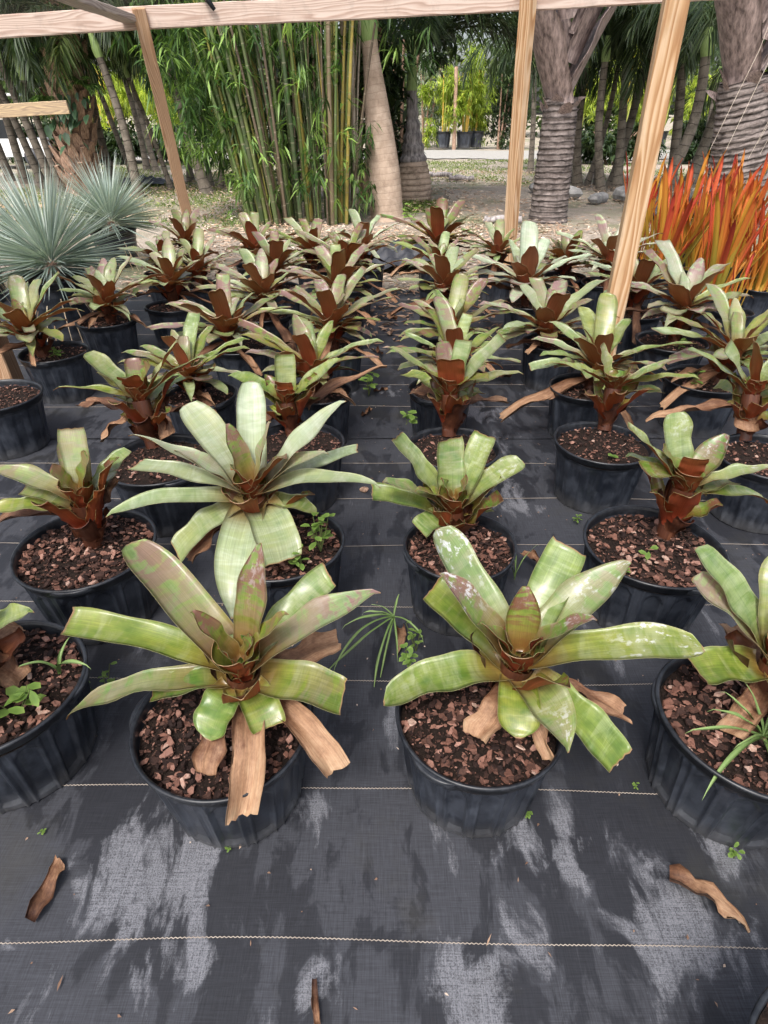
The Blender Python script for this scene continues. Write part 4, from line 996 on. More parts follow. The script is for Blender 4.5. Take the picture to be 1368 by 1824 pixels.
SLIM = [(-8.66,16.26,-8.66,1.37,.102),(-7.09,14.42,-7.43,1.97,.091),(-6.90,14.31,-7.02,1.37,.078),(-7.72,15.22,-7.95,1.22,.089),(-9.32,16.83,-9.44,1.37,.098),
 (-5.84,14.64,-5.89,1.47,.086),(-4.98,13.49,-5.13,1.80,.091),(-6.22,16.83,-6.44,1.03,.070),(-6.94,19.94,-7.0,.90,.090),(-6.55,19.54,-6.65,.91,.081),
 (-4.65,14.64,-4.92,1.13,.055),(-4.59,14.98,-4.71,1.22,.063),(-4.66,16.26,-4.60,.99,.081),(-3.69,13.89,-3.91,1.33,.111),(-3.92,15.22,-3.89,1.22,.064),(-3.58,14.64,-3.45,1.13,.061),
 (4.34,14.98,4.14,1.85,.100),(4.49,16.26,4.40,1.21,.061),(4.67,15.47,4.80,1.22,.065),(4.66,14.31,4.20,2.60,.090),(5.14,15.22,5.29,1.37,.096),(5.11,14.64,4.68,2.96,.098),(5.00,15.86,4.88,1.21,.053),
 (5.26,12.93,5.60,2.26,.109),(6.27,14.64,5.84,2.63,.110),(6.89,15.22,7.12,1.66,.127),(10.31,22.18,10.19,1.64,.109),(7.34,13.58,7.42,1.10,.080),(4.17,21.0,4.18,1.15,.078),(4.09,18.97,4.0,.99,.078)]
slab = ['slender grey palm in the left grove at the frame edge', 'slender grey palm leaning left, just left of the shaggy palm trunk', 'thin grey palm touching the left side of the shaggy trunk', 'grey palm of the leaning pair near the left edge', 'outermost slender palm at the left edge',
 'slender grey palm just right of the shaggy trunk', 'ringed grey palm leaning left between shaggy trunk and leaning post', 'thin distant palm left of the leaning post', 'distant grey palm trunk in the gap left of the leaning post', 'distant grey palm trunk close behind the leaning post',
 'thin stem leaning left right beside the leaning post', 'thin stem crossing behind the leaning post', 'grey palm trunk just right of the leaning post', 'pale thick palm trunk leaning left, right of the leaning post', 'thin upright palm between pale leaning trunk and bamboo', 'short palm trunk nearest the left side of the bamboo',
 'ringed grey palm just right of the dark rough palm', 'thin pale stem hugging the right side of the dark rough palm', 'thin stem leaning right behind the dark rough palm', 'dark upright palm right of the dark rough palm', 'grey stem leaning right towards the cedar post', 'dark green-topped palm just left of the cedar post', 'thinnest stem in the clump left of the cedar post',
 'pale curved palm leaning right, just right of the cedar post', 'dark straight palm behind the pale curved one', 'dark palm leaning right towards the big right palm', 'distant pale trunk under the yellow-green hedge', 'grey stem right of the big right palm', 'distant grey trunk left of the dark rough palm', 'distant short trunk beside the slim back post']
for q, ((x0, y0, x1, z1, r), lb) in enumerate(zip(SLIM, slab)):
    rg = np.random.default_rng(600 + q); zt = (max(z1 + .1, rg.uniform(1.75, 2.35)) if q < 16 else max(min(z1, 2.0) + .2, rg.uniform(1.9, 2.5))) if y0 < 18 else rg.uniform(1.9, 2.4)
    P = bent(x0, y0, x1, z1, zt, 60, (.22 if q == 23 else rg.normal(0, .05))); root = thing('slender_palm', lb, 'palm', (x0, y0, 0), 0, 'slender palms of the groves'); P = P - np.array([x0, y0, 0])
    s = np.linspace(0, 1, 60); rad = r * (1.0 - .28 * s + .55 * np.exp(-s * 14)); 
    obj('trunk', tube_mesh('trunk', P, rad, M['grey_trunk'], 12), root)
    top = P[-1]; dirn = P[-1] - P[-6]; dirn /= np.linalg.norm(dirn); sh = np.array([top - dirn * .02 + dirn * .40 * a for a in np.linspace(0, 1, 8)])
    obj('crownshaft', tube_mesh('crownshaft', sh, r * np.array([.78, .92, .95, .9, .8, .7, .6, .5]), M['crownshaft'], 10), root)
    crown(root, sh[-1], 11 if q < 16 else 9, FR if q % 5 else FRL, 700 + q, 1.0)

# smooth swollen palm behind the aisle
t = thing('smooth_palm', 'smooth tan swollen palm trunk with green shaft, right of the bamboo', 'palm', (.05, 10.5, 0))
s = np.linspace(0, 1, 90); P = np.stack([-.26 * s ** 1.2, 0 * s, -.05 + 2.27 * s], -1)
rad = np.interp(s, [0, .03, .08, .3, .55, .8, .93, 1], [.29, .265, .262, .255, .205, .145, .115, .118]) + .0013 * np.sin(s * 2.27 / .085 * 6.283)
obj('trunk', tube_mesh('trunk', P, rad, M['tan_trunk'], 28), t)
sh = np.array([(-.26 - .10 * a, 0, 2.20 + 1.0 * a) for a in np.linspace(0, 1, 14)]); obj('crownshaft', tube_mesh('crownshaft', sh, np.interp(np.linspace(0, 1, 14), [0, .1, .5, 1], [.118, .135, .14, .07]), M['crownshaft'], 20), t)
crown(t, sh[-1], 9, BIGF, 31, .9)
# spindle palm
t = thing('spindle_palm', 'short spindle palm with swollen ringed base and grey cone neck, behind the smooth palm', 'palm', (.59, 13.1, 0))
s = np.linspace(0, 1, 50); P = np.stack([-.03 * s, 0 * s, -.05 + .70 * s], -1)
obj('trunk', tube_mesh('trunk', P, np.interp(s, [0, .1, .45, .85, 1], [.33, .35, .345, .27, .22]) + .008 * np.sin(s * .75 / .10 * 6.283), M['spindle'], 28), t)
P = np.stack([-.03 - .06 * s, 0 * s, .60 + 1.15 * s], -1); obj('neck', tube_mesh('neck', P, np.interp(s, [0, .25, .6, 1], [.25, .19, .115, .085]) * (1 + .08 * np.sin(s * 40)), M['greyboot'], 16), t)
P = np.stack([-.09 + 0 * s, 0 * s, 1.70 + .9 * s], -1); obj('crownshaft', tube_mesh('crownshaft', P, np.linspace(.10, .05, 50), M['crownshaft'], 14), t)
for az, tl in ((-.15, -6), (.35, -16), (-.6, 2), (.0, 14), (2.6, 0), (3.6, -10), (1.4, -15), (-1.5, 5), (4.6, 5), (.15, -28), (-.35, -20), (.05, -2), (-.25, 10), (.30, 6), (.5, -4), (-.1, -14)):
    obj('frond', BIGF[0 if az < 0 else 1], t, (-.09, 0, 2.15), (0, R(tl + 8), az), .9)
# two rough palms with V-shaped leaf bases
LB = [leaf_mesh('leaf_base', 1.5, 71, 5, .46, 'p', 12, 10, 40 + q, [M['leafbase']], 2.4, .03, 3.0, 0, True) for q in range(3)]
def rough_palm(label, x, y, r, lean, ztop, seed, bases, rot):
    rg = np.random.default_rng(seed); t = thing('rough_palm', label, 'palm', (x, y, 0), 0, 'rough palms with crossed leaf bases')
    n = int(ztop / .0125); s = np.linspace(0, 1, n); P = np.stack([lean * s ** 1.4, 0 * s, -.08 + (ztop + .08) * s], -1)
    ring = (s * (ztop + .08) / .075) % 1.0
    rad = r * np.interp(s, [0, .08, .5, .8, 1], [1.12, 1.0, .92, .86, .80]) * (1 + .045 * (ring - .5)) + rg.normal(0, .003, n)
    V, F, UV = tube(P, rad, 30); V += rg.normal(0, .005, V.shape); obj('trunk', mesh('trunk', V, F, M['ring_trunk'], uv=UV), t)
    top = P[-1]
    for q in range(10):   # ragged old boot stubs under the crown
        az = q * 2.4; zz = ztop - .30 + .26 * (q / 10)
        obj('boot_stub', LB[q % 3], t, (top[0] + r * .62 * math.cos(az), r * .62 * math.sin(az), zz), (rg.normal(0, .3), R(rg.uniform(2, 26)), az), (.20 * rg.uniform(.7, 1.4), .42 * rg.uniform(.6, 1.3), .17 * rg.uniform(.7, 1.3)))
    for q in range(bases):
        az = (-.35 if q % 2 else math.pi + .35) + rg.normal(0, .25) - .25; f = q / bases
        obj('leaf_base', LB[q % 3], t, (top[0] + r * .35 * math.cos(az), r * .35 * math.sin(az), ztop - .10 + .16 * q), (0, R(8 - 6 * f), az), (1.0 + .1 * f, 1.75 - .5 * f, 1.0))
    for q in range(6):
        az = rot + q * 2.4 + .4; obj('frond', BIGF[q % 2], t, (top[0] + .35 * math.cos(az), .35 * math.sin(az), ztop + 1.35 + .05 * q), (0, R(rg.uniform(-20, 5)), az), 1.25)
    return t, top
rough_palm('dark rough ringed palm with crossed pinkish leaf bases, behind the slim back post', 2.56, 10.2, .285, -.05, 1.55, 5, 7, 3.0)
pr2, top2 = rough_palm('big rough ringed palm with crossed leaf bases at the right edge', 5.10, 9.6, .40, -.34, 1.75, 6, 7, 3.35)
for q in range(6):
    a = rng.uniform(-.5, .5); z1 = rng.uniform(.5, 1.2); x1 = rng.uniform(-.55, .35)
    obj('hanging_fibre', tube_mesh('hanging_fibre', [(x1 - .25 * a, -.58, 2.9), (x1 - .05, -.52, 2.0), (x1 - .35, -.50, z1)], [.003, .003, .002], M['fiber'], 4), pr2)
# shaggy boot-covered palm on the left
t = thing('shaggy_palm', 'thick palm trunk covered in brown boots with ferns and vine, left background', 'palm', (-6.3, 14.0, 0))
s = np.linspace(0, 1, 40); P = np.stack([.42 * s, 0 * s, -.05 + 3.2 * s], -1); obj('trunk', tube_mesh('trunk', P, .33 - .04 * s, M['boot'], 16), t)
def boot_mesh():
    V = []; 
    for z, w, d in ((0, .085, .05), (.12, .10, .085), (.26, .075, .11), (.34, .045, .135), (.345, .04, .09), (.2, .05, .03)):
        V += [(d, -w, z), (d + .012, 0, z), (d, w, z)]
    F = [(i*3+j, i*3+j+1, i*3+j+4, i*3+j+3) for i in range(5) for j in range(2)]
    return mesh('boot', np.array(V), F, M['boot'], smooth=False)
BM = boot_mesh()
for q in range(120):
    f = q / 120; az = q * 2.399; z = .0 + 2.9 * f
    if math.sin(az) > .35: continue
    rr = .30 - .035 * f; obj('boot', BM, t, (.42 * f * 1.02 + rr * math.cos(az), rr * math.sin(az), z), (random.gauss(0, .1), R(random.uniform(0, 14)), az), random.uniform(.85, 1.15))
crown(t, (.42, 0, 3.3), 12, FR, 55, 1.1)
vine = thing('climbing_vine', 'dark green heart-leaved vine clinging to the shaggy palm trunk', 'vine', (-6.0, 13.62, 1.3))
HEART = mesh('leaf', np.array([(0, 0, 0), (.05, .055, .012), (.11, .05, .008), (.20, 0, -.02), (.11, -.05, .008), (.05, -.055, .012), (.08, 0, -.008)]), [(0, 6, 1), (1, 6, 2), (2, 6, 3), (3, 6, 4), (4, 6, 5), (5, 6, 0)], M['pothos'], rnd=[.3, .6, .5, .8, .5, .6, .2])
for q in range(46):
    obj('leaf', HEART, vine, (random.gauss(-.02, .20), -.12 + random.gauss(0, .07), random.gauss(0.05, .24)), (random.gauss(0, .5), R(random.uniform(35, 80)), R(random.uniform(200, 340))), random.uniform(.8, 1.3))
fernF = [frond_mesh(s, .45, 40, -50, 16, .14, .028, .3, 'bamboo_leaf', .1) for s in (61, 62)]
for lb, (fx, fz) in (('bright green fern tuft high on the left of the shaggy trunk', (-6.10, 2.32)), ('small fern tuft on the right of the shaggy trunk above the vine', (-5.60, 1.75)), ('small fern tuft left of the vine on the shaggy trunk', (-6.40, 1.50))):
    ft = thing('fern', lb, 'fern', (fx, 13.66, fz), 0, 'ferns on the shaggy palm')
    for q in range(9): obj('frond', fernF[q % 2], ft, (0, 0, 0), (0, R(random.uniform(-20, 25)), R(180 + q * 22 + random.uniform(-8, 8))), random.uniform(.75, 1.1))

# ------------------------------------------------------------------ bamboo clump
def sprays(P, n_leaf, L, W, mat, rg, hue=.5, spread=.9):
    B, D = [], []
    for p in P:
        a0 = rg.random() * 6.283; dn = rg.uniform(-.9, .1)
        for j in range(n_leaf):
            B.append(p + rg.normal(0, .035, 3)); D.append(unit(a0 + rg.normal(0, spread), dn + rg.normal(0, .35)))
    n = len(B); r = np.clip(np.repeat(rg.normal(hue, .2, len(P)), n_leaf) + rg.normal(0, .12, n), 0, 1)
    return blades(np.array(B), np.array(D), L * rg.uniform(.7, 1.2, n), W, .35, r, None, .2)
bt = thing('bamboo_clump', 'dense clump of green and yellow bamboo culms in the middle background', 'bamboo', (-1.3, 10.3, 0))
rg = np.random.default_rng(77)
CC = [(.09, .14, .04), (.12, .16, .04), (.25, .24, .055), (.30, .24, .055), (.07, .10, .035), (.17, .13, .08), (.12, .085, .055), (.36, .31, .25), (.035, .06, .022), (.10, .075, .05), (.05, .075, .028)]
for q in range(96):
    f = rg.random() * 2 - 1; bx = .88 * f; by = rg.uniform(-.6, .6) * math.sqrt(max(.05, 1 - f * f)); ln = .42 * f - .16 + rg.normal(0, .10); H = rg.uniform(4.5, 6.2)
    tt = np.linspace(0, 1, 26); path = np.stack([bx + ln * 2.0 * tt ** 1.15 + .25 * np.sign(ln) * tt ** 4, by + by * .6 * tt, -.04 + H * tt], -1); r0_ = rg.choice([.015, .022, .028, .036])
    ci = rg.choice([0, 1, 4, 8, 10, 0, 1, 2, 3, 5, 6, 9]) if f < .93 else 7
    obj('culm', tube_mesh('culm', path, r0_ * np.linspace(1.0, .45, 26), M['culm'], 7), bt, color=CC[ci])
Pl = np.stack([rg.uniform(-1.9, -.6, 380), rg.uniform(-.6, 1.2, 380), rg.uniform(.55, 2.7, 380)], -1); Pl = Pl[Pl[:, 2] > 1.0 - (Pl[:, 0] + 1.9) * .5]
Pm = np.stack([rg.uniform(-1.0, .95, 130), rg.uniform(-.85, .2, 130), rg.uniform(.15, 2.5, 130) ** 1.0], -1)
Pt = np.stack([rg.uniform(-2.2, 1.9, 330), rg.uniform(-.9, 1.2, 330), rg.uniform(1.9, 4.6, 330)], -1)
Pr = np.stack([rg.uniform(.75, 1.15, 40), rg.uniform(-.4, .3, 40), rg.uniform(.1, 1.4, 40)], -1)
V, F, rr = join([sprays(Pl, 9, .23, .034, '', rg, .56), sprays(Pm, 7, .22, .032, '', rg, .62), sprays(Pt, 9, .24, .03, '', rg, .4), sprays(Pr, 8, .18, .026, '', rg, .45)])
o = obj('foliage', mesh('foliage', V, F, M['bamboo_leaf'], rnd=rr, smooth=False), bt); o['kind'] = 'stuff'

# ------------------------------------------------------------------ shrubs, hedges and far trees
def cloud(n, cx, cy, cz, rx, ry, rz, rg, lumps=9):
    c = rg.normal(0, .42, (lumps, 3)); k = rg.integers(lumps, size=n)
    d = rg.normal(0, 1, (n, 3)); d /= np.linalg.norm(d, axis=1)[:, None]; p = c[k] + d * (.42 * rg.random(n) ** .4)[:, None]
    return np.array([cx, cy, cz]) + p * np.array([rx, ry, rz])
def shrub(name, label, cat, x, y, rx, ry, h, n, L, W, mat, seed, stems=5, hue=.45, z0=.1, group=None):
    rg = np.random.default_rng(seed); t = thing(name, label, cat, (x, y, 0), 0, group)
    P = cloud(n, 0, 0, z0 + (h - z0) * .5, rx, ry, (h - z0) * .62, rg); P = P[P[:, 2] > .05]
    D = unit(rg.random(len(P)) * 6.283, rg.normal(-.2, .5, len(P))); V, F, rr = blades(P, D, L * rg.uniform(.7, 1.3, len(P)), W, .3, np.clip(rg.normal(hue, .22, len(P)), 0, 1), None, .2)
    o = obj('crown', mesh('crown', V, F, M[mat], rnd=rr, smooth=False), t); o['kind'] = 'stuff'
    for q in range(stems):
        a = rg.random() * 6.28; obj('trunk', tube_mesh('trunk', [(0.12 * math.cos(a), .12 * math.sin(a), -.05), (rx * .3 * math.cos(a), ry * .3 * math.sin(a), h * .5), (rx * .5 * math.cos(a), ry * .5 * math.sin(a), h * .85)], [.05, .035, .012], M['boot'], 6), t)
    return t
for q, (x, y, rx, h, lb) in enumerate([(-1.6, 12.9, 1.0, 3.6, 'dark leafy shrub added behind the left half of the bamboo to darken its gaps'), (-.45, 12.7, 1.0, 3.8, 'dark leafy shrub added behind the right half of the bamboo to darken its gaps'), (.35, 14.9, .9, 3.6, 'dark shrub behind the smooth palm trunk'), (-14.5, 22.5, 2.0, 1.3, 'dark bushy shrub far behind the outermost left palms'), (-11.0, 23.0, 1.9, 1.1, 'dark bushy shrub far behind the shaggy trunk'), (-7.6, 22.6, 1.8, 1.0, 'dark bushy shrub far behind the leaning post'), (-4.6, 22.8, 1.6, 2.6, 'dark bushy shrub far behind the left side of the bamboo'), (7.4, 22.4, 1.5, 1.0, 'low dark shrub between right grove stems'), (10.6, 22.8, 1.6, 1.0, 'low dark shrub far behind the cedar post'), (13.8, 22.6, 1.6, 1.1, 'low dark shrub far behind the big right palm'), (5.2, 31.5, 1.1, 3.2, 'dark round hedge beyond the gravel road, right of the potted bamboos')]):  # shrubs right behind the bamboo are added to darken gaps between its culms
    shrub('dark_shrub', lb, 'shrub', x, y, rx, .9, h, 2600, .22, .085, 'dark_leaf', 80 + q, group='dark shrubs')
shrub('silver_tree', 'small silvery-leaved tree beyond the road, behind the dark palm frond', 'tree', 1.9, 33, 1.6, 1.2, 3.6, 2600, .17, .06, 'silver_leaf', 90)
def gold_bamboo(label, x, y, h, rx, n, seed, pot=.36, hue=.5):
    rg = np.random.default_rng(seed); t = thing('potted_bamboo', label, 'bamboo', (x, y, .03), 0, 'golden bamboos in black pots')
    b, r, hd = POT_LO[seed % 3]; p = obj('pot', b, t, scale=(pot / .19, pot / .19, .62 / PH)); obj('rim', r, p)
    for q in range(9):
        a = rg.random() * 6.28; r1 = pot * .6 * rg.random(); obj('culm', tube_mesh('culm', [(r1 * math.cos(a), r1 * math.sin(a), .5), (r1 * 1.6 * math.cos(a), r1 * 1.6 * math.sin(a), h * .55), (r1 * 3 * math.cos(a), r1 * 3 * math.sin(a), h)], [.035, .03, .012], M['culm'], 6), t, color=(.62, .40, .06) if q % 3 else (.40, .42, .10))
    P = cloud(n // 7, 0, 0, h * .68, rx, rx, h * .52, rg); V, F, rr = sprays(P, 7, .30, .045, '', rg, hue)
    o = obj('foliage', mesh('foliage', V, F, M['gold_leaf'], rnd=rr, smooth=False), t); o['kind'] = 'stuff'
for q, (x, y, h, rx, lb) in enumerate([(3.55, 30.9, 2.7, .9, 'golden bamboo in a black pot right of the thin far post'), (2.62, 31.0, 2.6, .7, 'golden bamboo in a black pot left of the thin far post'), (4.15, 31.6, 2.8, .8, 'golden bamboo in a black pot, rightmost of the three by the far post'),
     (10.4, 30.5, 4.6, 1.4, 'tall yellow-green bamboo in a pot beyond the road, seen between right grove trunks'), (12.4, 31.5, 4.2, 1.4, 'yellow-green potted bamboo beyond the road, left of the gap right of the cedar post'), (14.6, 30.5, 3.6, 1.5, 'bright yellow-green potted bamboo filling the gap right of the cedar post'), (17.0, 31.5, 3.7, 1.6, 'yellow-green potted bamboo just left of the big right palm'), (9.0, 32.5, 4.0, 1.2, 'yellow-green potted bamboo just right of the dark rough palm'),
     (-12.0, 31, 2.8, 1.6, 'yellow-green potted bamboo glimpsed behind the shaggy trunk'), (-9.6, 30.5, 2.6, 1.5, 'yellow-green potted bamboo glimpsed left of the leaning post'), (-7.4, 31, 3.0, 1.5, 'yellow-green potted bamboo glimpsed right of the leaning post')]):
    gold_bamboo(lb, x, y, h, rx, 2100 if q < 3 else 3000, 101 + q, hue=.42 if q < 3 else .62)
fp = obj('utility_post', tube_mesh('utility_post', [(3.07, 30.4, -.05), (3.04, 30.4, 1.2), (2.98, 30.4, 2.9)], [.085, .08, .075], M['boot'], 10)); tag(fp, 'thin brown post standing between the potted golden bamboos', 'post')
# tree mass behind everything
rg = np.random.default_rng(5); parts = []
for q in range(46):
    cx = -46 + 92 * (q + rg.random()) / 46; cy = rg.uniform(40, 56); hh = rg.uniform(5.5, 10.5)
    if abs(cx - 14.5) < 1.6 or abs(cx - 2.4) < .8: hh = 3.4
    P = cloud(640, cx, cy, hh * .52, 2.6, 2.6, hh * .62, rg, 12); P = P[P[:, 2] > 0]
    parts.append(blades(P, unit(rg.random(len(P)) * 6.283, rg.normal(-.2, .6, len(P))), rg.uniform(.35, .8, len(P)), .28, .3, np.clip(rg.normal(.3 + .35 * rg.random(), .2, len(P)), 0, 1), None, .2))
V, F, rr = join(parts); tl = obj('treeline', mesh('treeline', V, F, M['frond_lt'], rnd=rr, smooth=False)); tag(tl, 'distant mass of green trees closing off the yard', 'trees', None, 'stuff')

# ------------------------------------------------------------------ ground cover: grass, litter
def patch(n, x0, x1, y0, y1, rg, thr, sc):
    P = np.stack([rg.uniform(x0, x1, n), rg.uniform(y0, y1, n)], -1)
    f = np.sin(P[:, 0] * sc + 1.7 * np.sin(P[:, 1] * sc * .8)) * np.sin(P[:, 1] * sc * 1.1 + P[:, 0] * .6); return P[f + rg.normal(0, .35, n) > thr]
rg = np.random.default_rng(8)
A = np.concatenate([patch(26000, -9.5, -1.9, 9.6, 22, rg, -.15, 1.1), patch(9000, .8, 8, 15.5, 24, rg, -.05, 1.3), patch(3000, .2, 1.1, 11.2, 12.6, rg, -.2, 2.0), patch(2600, 5.5, 9, 12, 20, rg, 0, 1.0)]); n = len(A)
B = np.stack([A[:, 0], A[:, 1], bumps(A[:, 0], A[:, 1]) * np.clip((A[:, 1] - 6.2) / 2, 0, 1) - .02], -1)
V, F, rr = blades(B, unit(rg.random(n) * 6.283, rg.uniform(.5, 1.4, n)), rg.uniform(.06, .17, n), .016, .35, np.clip(rg.normal(.5, .25, n), 0, 1), np.array([.3, .9, 0]), .1)
tag(obj('grass', mesh('grass', V, F, M['grass'], rnd=rr, smooth=False)), 'patchy green grass on the yard behind the frame', 'grass', None, 'stuff')
A = np.concatenate([np.stack([rg.uniform(-2.6, 2.6, 5200), rg.uniform(5.4, 9.5, 5200)], -1), np.stack([rg.uniform(-.15, .9, 260), rg.normal(4.9, .4, 260)], -1), patch(14000, -5, 6.5, 8.8, 19, rg, -.3, 1.0)]); n = len(A)
B = np.stack([A[:, 0], A[:, 1], np.where(A[:, 1] < 5.75, .012, 0) + rg.uniform(.0, .02, n)], -1); lit = np.where(A[:, 1] < 5.6, .3, .62)
V, F, rr = blades(B, unit(rg.random(n) * 6.283, rg.normal(.05, .12, n)), rg.uniform(.03, .13, n), rg.uniform(.012, .035, n), .0, np.clip(rg.normal(lit, .22, n), 0, 1), None, .3)
tag(obj('leaf_litter', mesh('leaf_litter', V, F, M['litter'], rnd=rr, smooth=False)), 'dry leaf litter and straw on the ground behind the rows', 'leaf litter', None, 'stuff')
# ------------------------------------------------------------------ small things
def stone(name, label, x, y, z, s, seed, mat='stone', flat=.6, cat='stone', group=None):
    rg = np.random.default_rng(seed); V = []; F = []; nu, nv_ = 10, 6
    for i in range(nv_ + 1):
        for j in range(nu):
            th, ph = math.pi * i / nv_, 6.283 * j / nu; d = np.array([math.sin(th) * math.cos(ph), math.sin(th) * math.sin(ph) * .75, math.cos(th) * flat])
            V.append(d * s * (1 + .18 * math.sin(3 * d[0] + seed) + .14 * math.sin(5 * d[1] + 2 * seed)))
    for i in range(nv_):
        for j in range(nu): F.append((i*nu+j, (i+1)*nu+j, (i+1)*nu+(j+1) % nu, i*nu+(j+1) % nu))
    o = obj(name, mesh(name, np.array(V), F, M[mat], smooth=False), None, (x, y, z + s * flat * .55), (0, 0, rg.random() * 6))
    return tag(o, label, cat, group)
stone('stone', 'small pinkish stone lying on the fabric in the aisle', -.085, 2.22, .004, .022, 3, 'boot', .45)
for q, (x, y, s, lb) in enumerate([(3.55, 13.0, .28, 'grey boulder right of the dark rough palm foot'), (3.95, 12.3, .22, 'grey boulder among the stems left of the cedar post'), (4.6, 12.6, .30, 'largest grey boulder near the cedar post'), (3.2, 14.2, .2, 'small grey boulder behind the dark rough palm'), (5.9, 12.2, .34, 'dark grey boulder right of the cedar post')]):
    stone('boulder', lb, x, y, 0, s, 10 + q, 'stone', .5, 'boulder', 'boulders by the palms')
for q, (a, b, lb) in enumerate([((1.55, 9.9, .05), (2.05, 9.75, .06), 'grey fallen log piece beside the slim back post'), ((.95, 17.3, .06), (1.7, 17.1, .06), 'fallen branch on the dirt right of the spindle palm'), ((1.6, 16.5, .05), (2.2, 16.4, .05), 'short fallen branch on the far dirt')]):
    L = np.linspace(0, 1, 8)[:, None]; tag(obj('log', tube_mesh('log', np.array(a) * (1 - L) + np.array(b) * L + rng.normal(0, .012, (8, 3)), .055 + rng.normal(0, .006, 8), M['greyboot'], 9)), lb, 'log', 'fallen wood on the yard')
def heap(label, x, y, sx, sy, h, seed):
    rg = np.random.default_rng(seed); f = lambda X, Y: h * np.exp(-(X / sx * 2) ** 2 - (Y / sy * 2) ** 2) * (1 + .5 * np.sin(X * 31 + Y * 9 + seed) * .4 + .25 * np.sin(Y * 37 - X * 14)) + .012
    tag(obj('plastic_sheet', grid_mesh('plastic_sheet', -sx / 2, sx / 2, -sy / 2, sy / 2, 40, 30, M['plasticsheet'], f), None, (x, y, 0)), label, 'sheet', 'crumpled black sheets')
heap('crumpled black plastic sheet at the end of the aisle by the smooth palm', .18, 6.9, 1.0, .9, .17, 2)
heap('black fabric heap on the ground right of the cedar post', 5.0, 10.8, 1.8, 1.2, .18, 5)
heap('grey sheet on the grass behind the leaning post', -5.6, 15.6, 1.2, .9, .12, 7)
st = obj('stump', tube_mesh('stump', [(-3.25, 17.8, -.05), (-3.25, 17.8, .5), (-3.22, 17.8, 1.25)], [.24, .25, .23], M['boot'], 14)); tag(st, 'brown squat trunk left of the bamboo foot', 'stump')
# utility cart far left
ct = thing('utility_cart', 'small white and dark utility cart far behind the left palms', 'cart', (-11.2, 20.6, 0), R(15))
def boxpart(nm, sx, sy, sz, loc, mat):
    b = box_v(sx, sy, sz); b[4:, :2] *= .94; return obj(nm, mesh(nm, b, BOXF, M[mat], smooth=False), ct, loc)
boxpart('body', 2.3, 1.1, .45, (0, 0, .28), 'white'); boxpart('seat', .5, 1.0, .45, (.1, 0, .73), 'darkglass'); boxpart('roof', 1.5, 1.1, .06, (.1, 0, 1.75), 'darkglass'); boxpart('cargo_bed', .9, 1.05, .25, (-.7, 0, .72), 'white')
for sx in (-.55, .75):
    for sy in (-.48, .48): obj('roof_post', tube_mesh('roof_post', [(sx, sy, .7), (sx, sy, 1.76)], .025, M['darkglass'], 6), ct)
for sx in (-.75, .75):
    for sy in (-.5, .5): obj('wheel', tube_mesh('wheel', [(sx, sy - .09, .25), (sx, sy - .08, .25), (sx, sy + .08, .25), (sx, sy + .09, .25)], [.01, .25, .25, .01], M['plasticsheet'], 16), ct)

# weeds
RL = mesh('leaf', np.array([(0, 0, 0), (.35, .26, .05), (.75, .28, .04), (1.0, 0, -.05), (.75, -.28, .04), (.35, -.26, .05), (.5, 0, -.03)]), [(0, 6, 1), (1, 6, 2), (2, 6, 3), (3, 6, 4), (4, 6, 5), (5, 6, 0)], M['weed'], rnd=[.5, .55, .65, .8, .65, .55, .35])
STM = tube_mesh('stem', [(0, 0, 0), (.02, 0, .5), (0, .02, 1.0)], [.02, .016, .010], M['stem'], 5)
def weed(label, x, y, z, h, nl, ls, seed, spread=.35):
    rg = np.random.default_rng(seed); t = thing('weed', label, 'weed', (x, y, z), 0, 'weeds sprouting among the pots')
    for q in range(max(1, nl // 4)):
        az, tl = rg.random() * 6.28, rg.uniform(0, spread); obj('stem', STM, t, (0, 0, 0), (0, tl, az), h)
        d = np.array([math.sin(tl) * math.cos(az), math.sin(tl) * math.sin(az), math.cos(tl)])
        for j in range(4):
            f = .4 + .2 * j; a = az + j * 1.57 + rg.normal(0, .3); obj('leaf', RL, t, tuple(d * h * f), (rg.normal(0, .2), R(rg.uniform(-25, 20)), a), (ls * rg.uniform(.7, 1.15), ls * rg.uniform(.7, 1.1), ls))
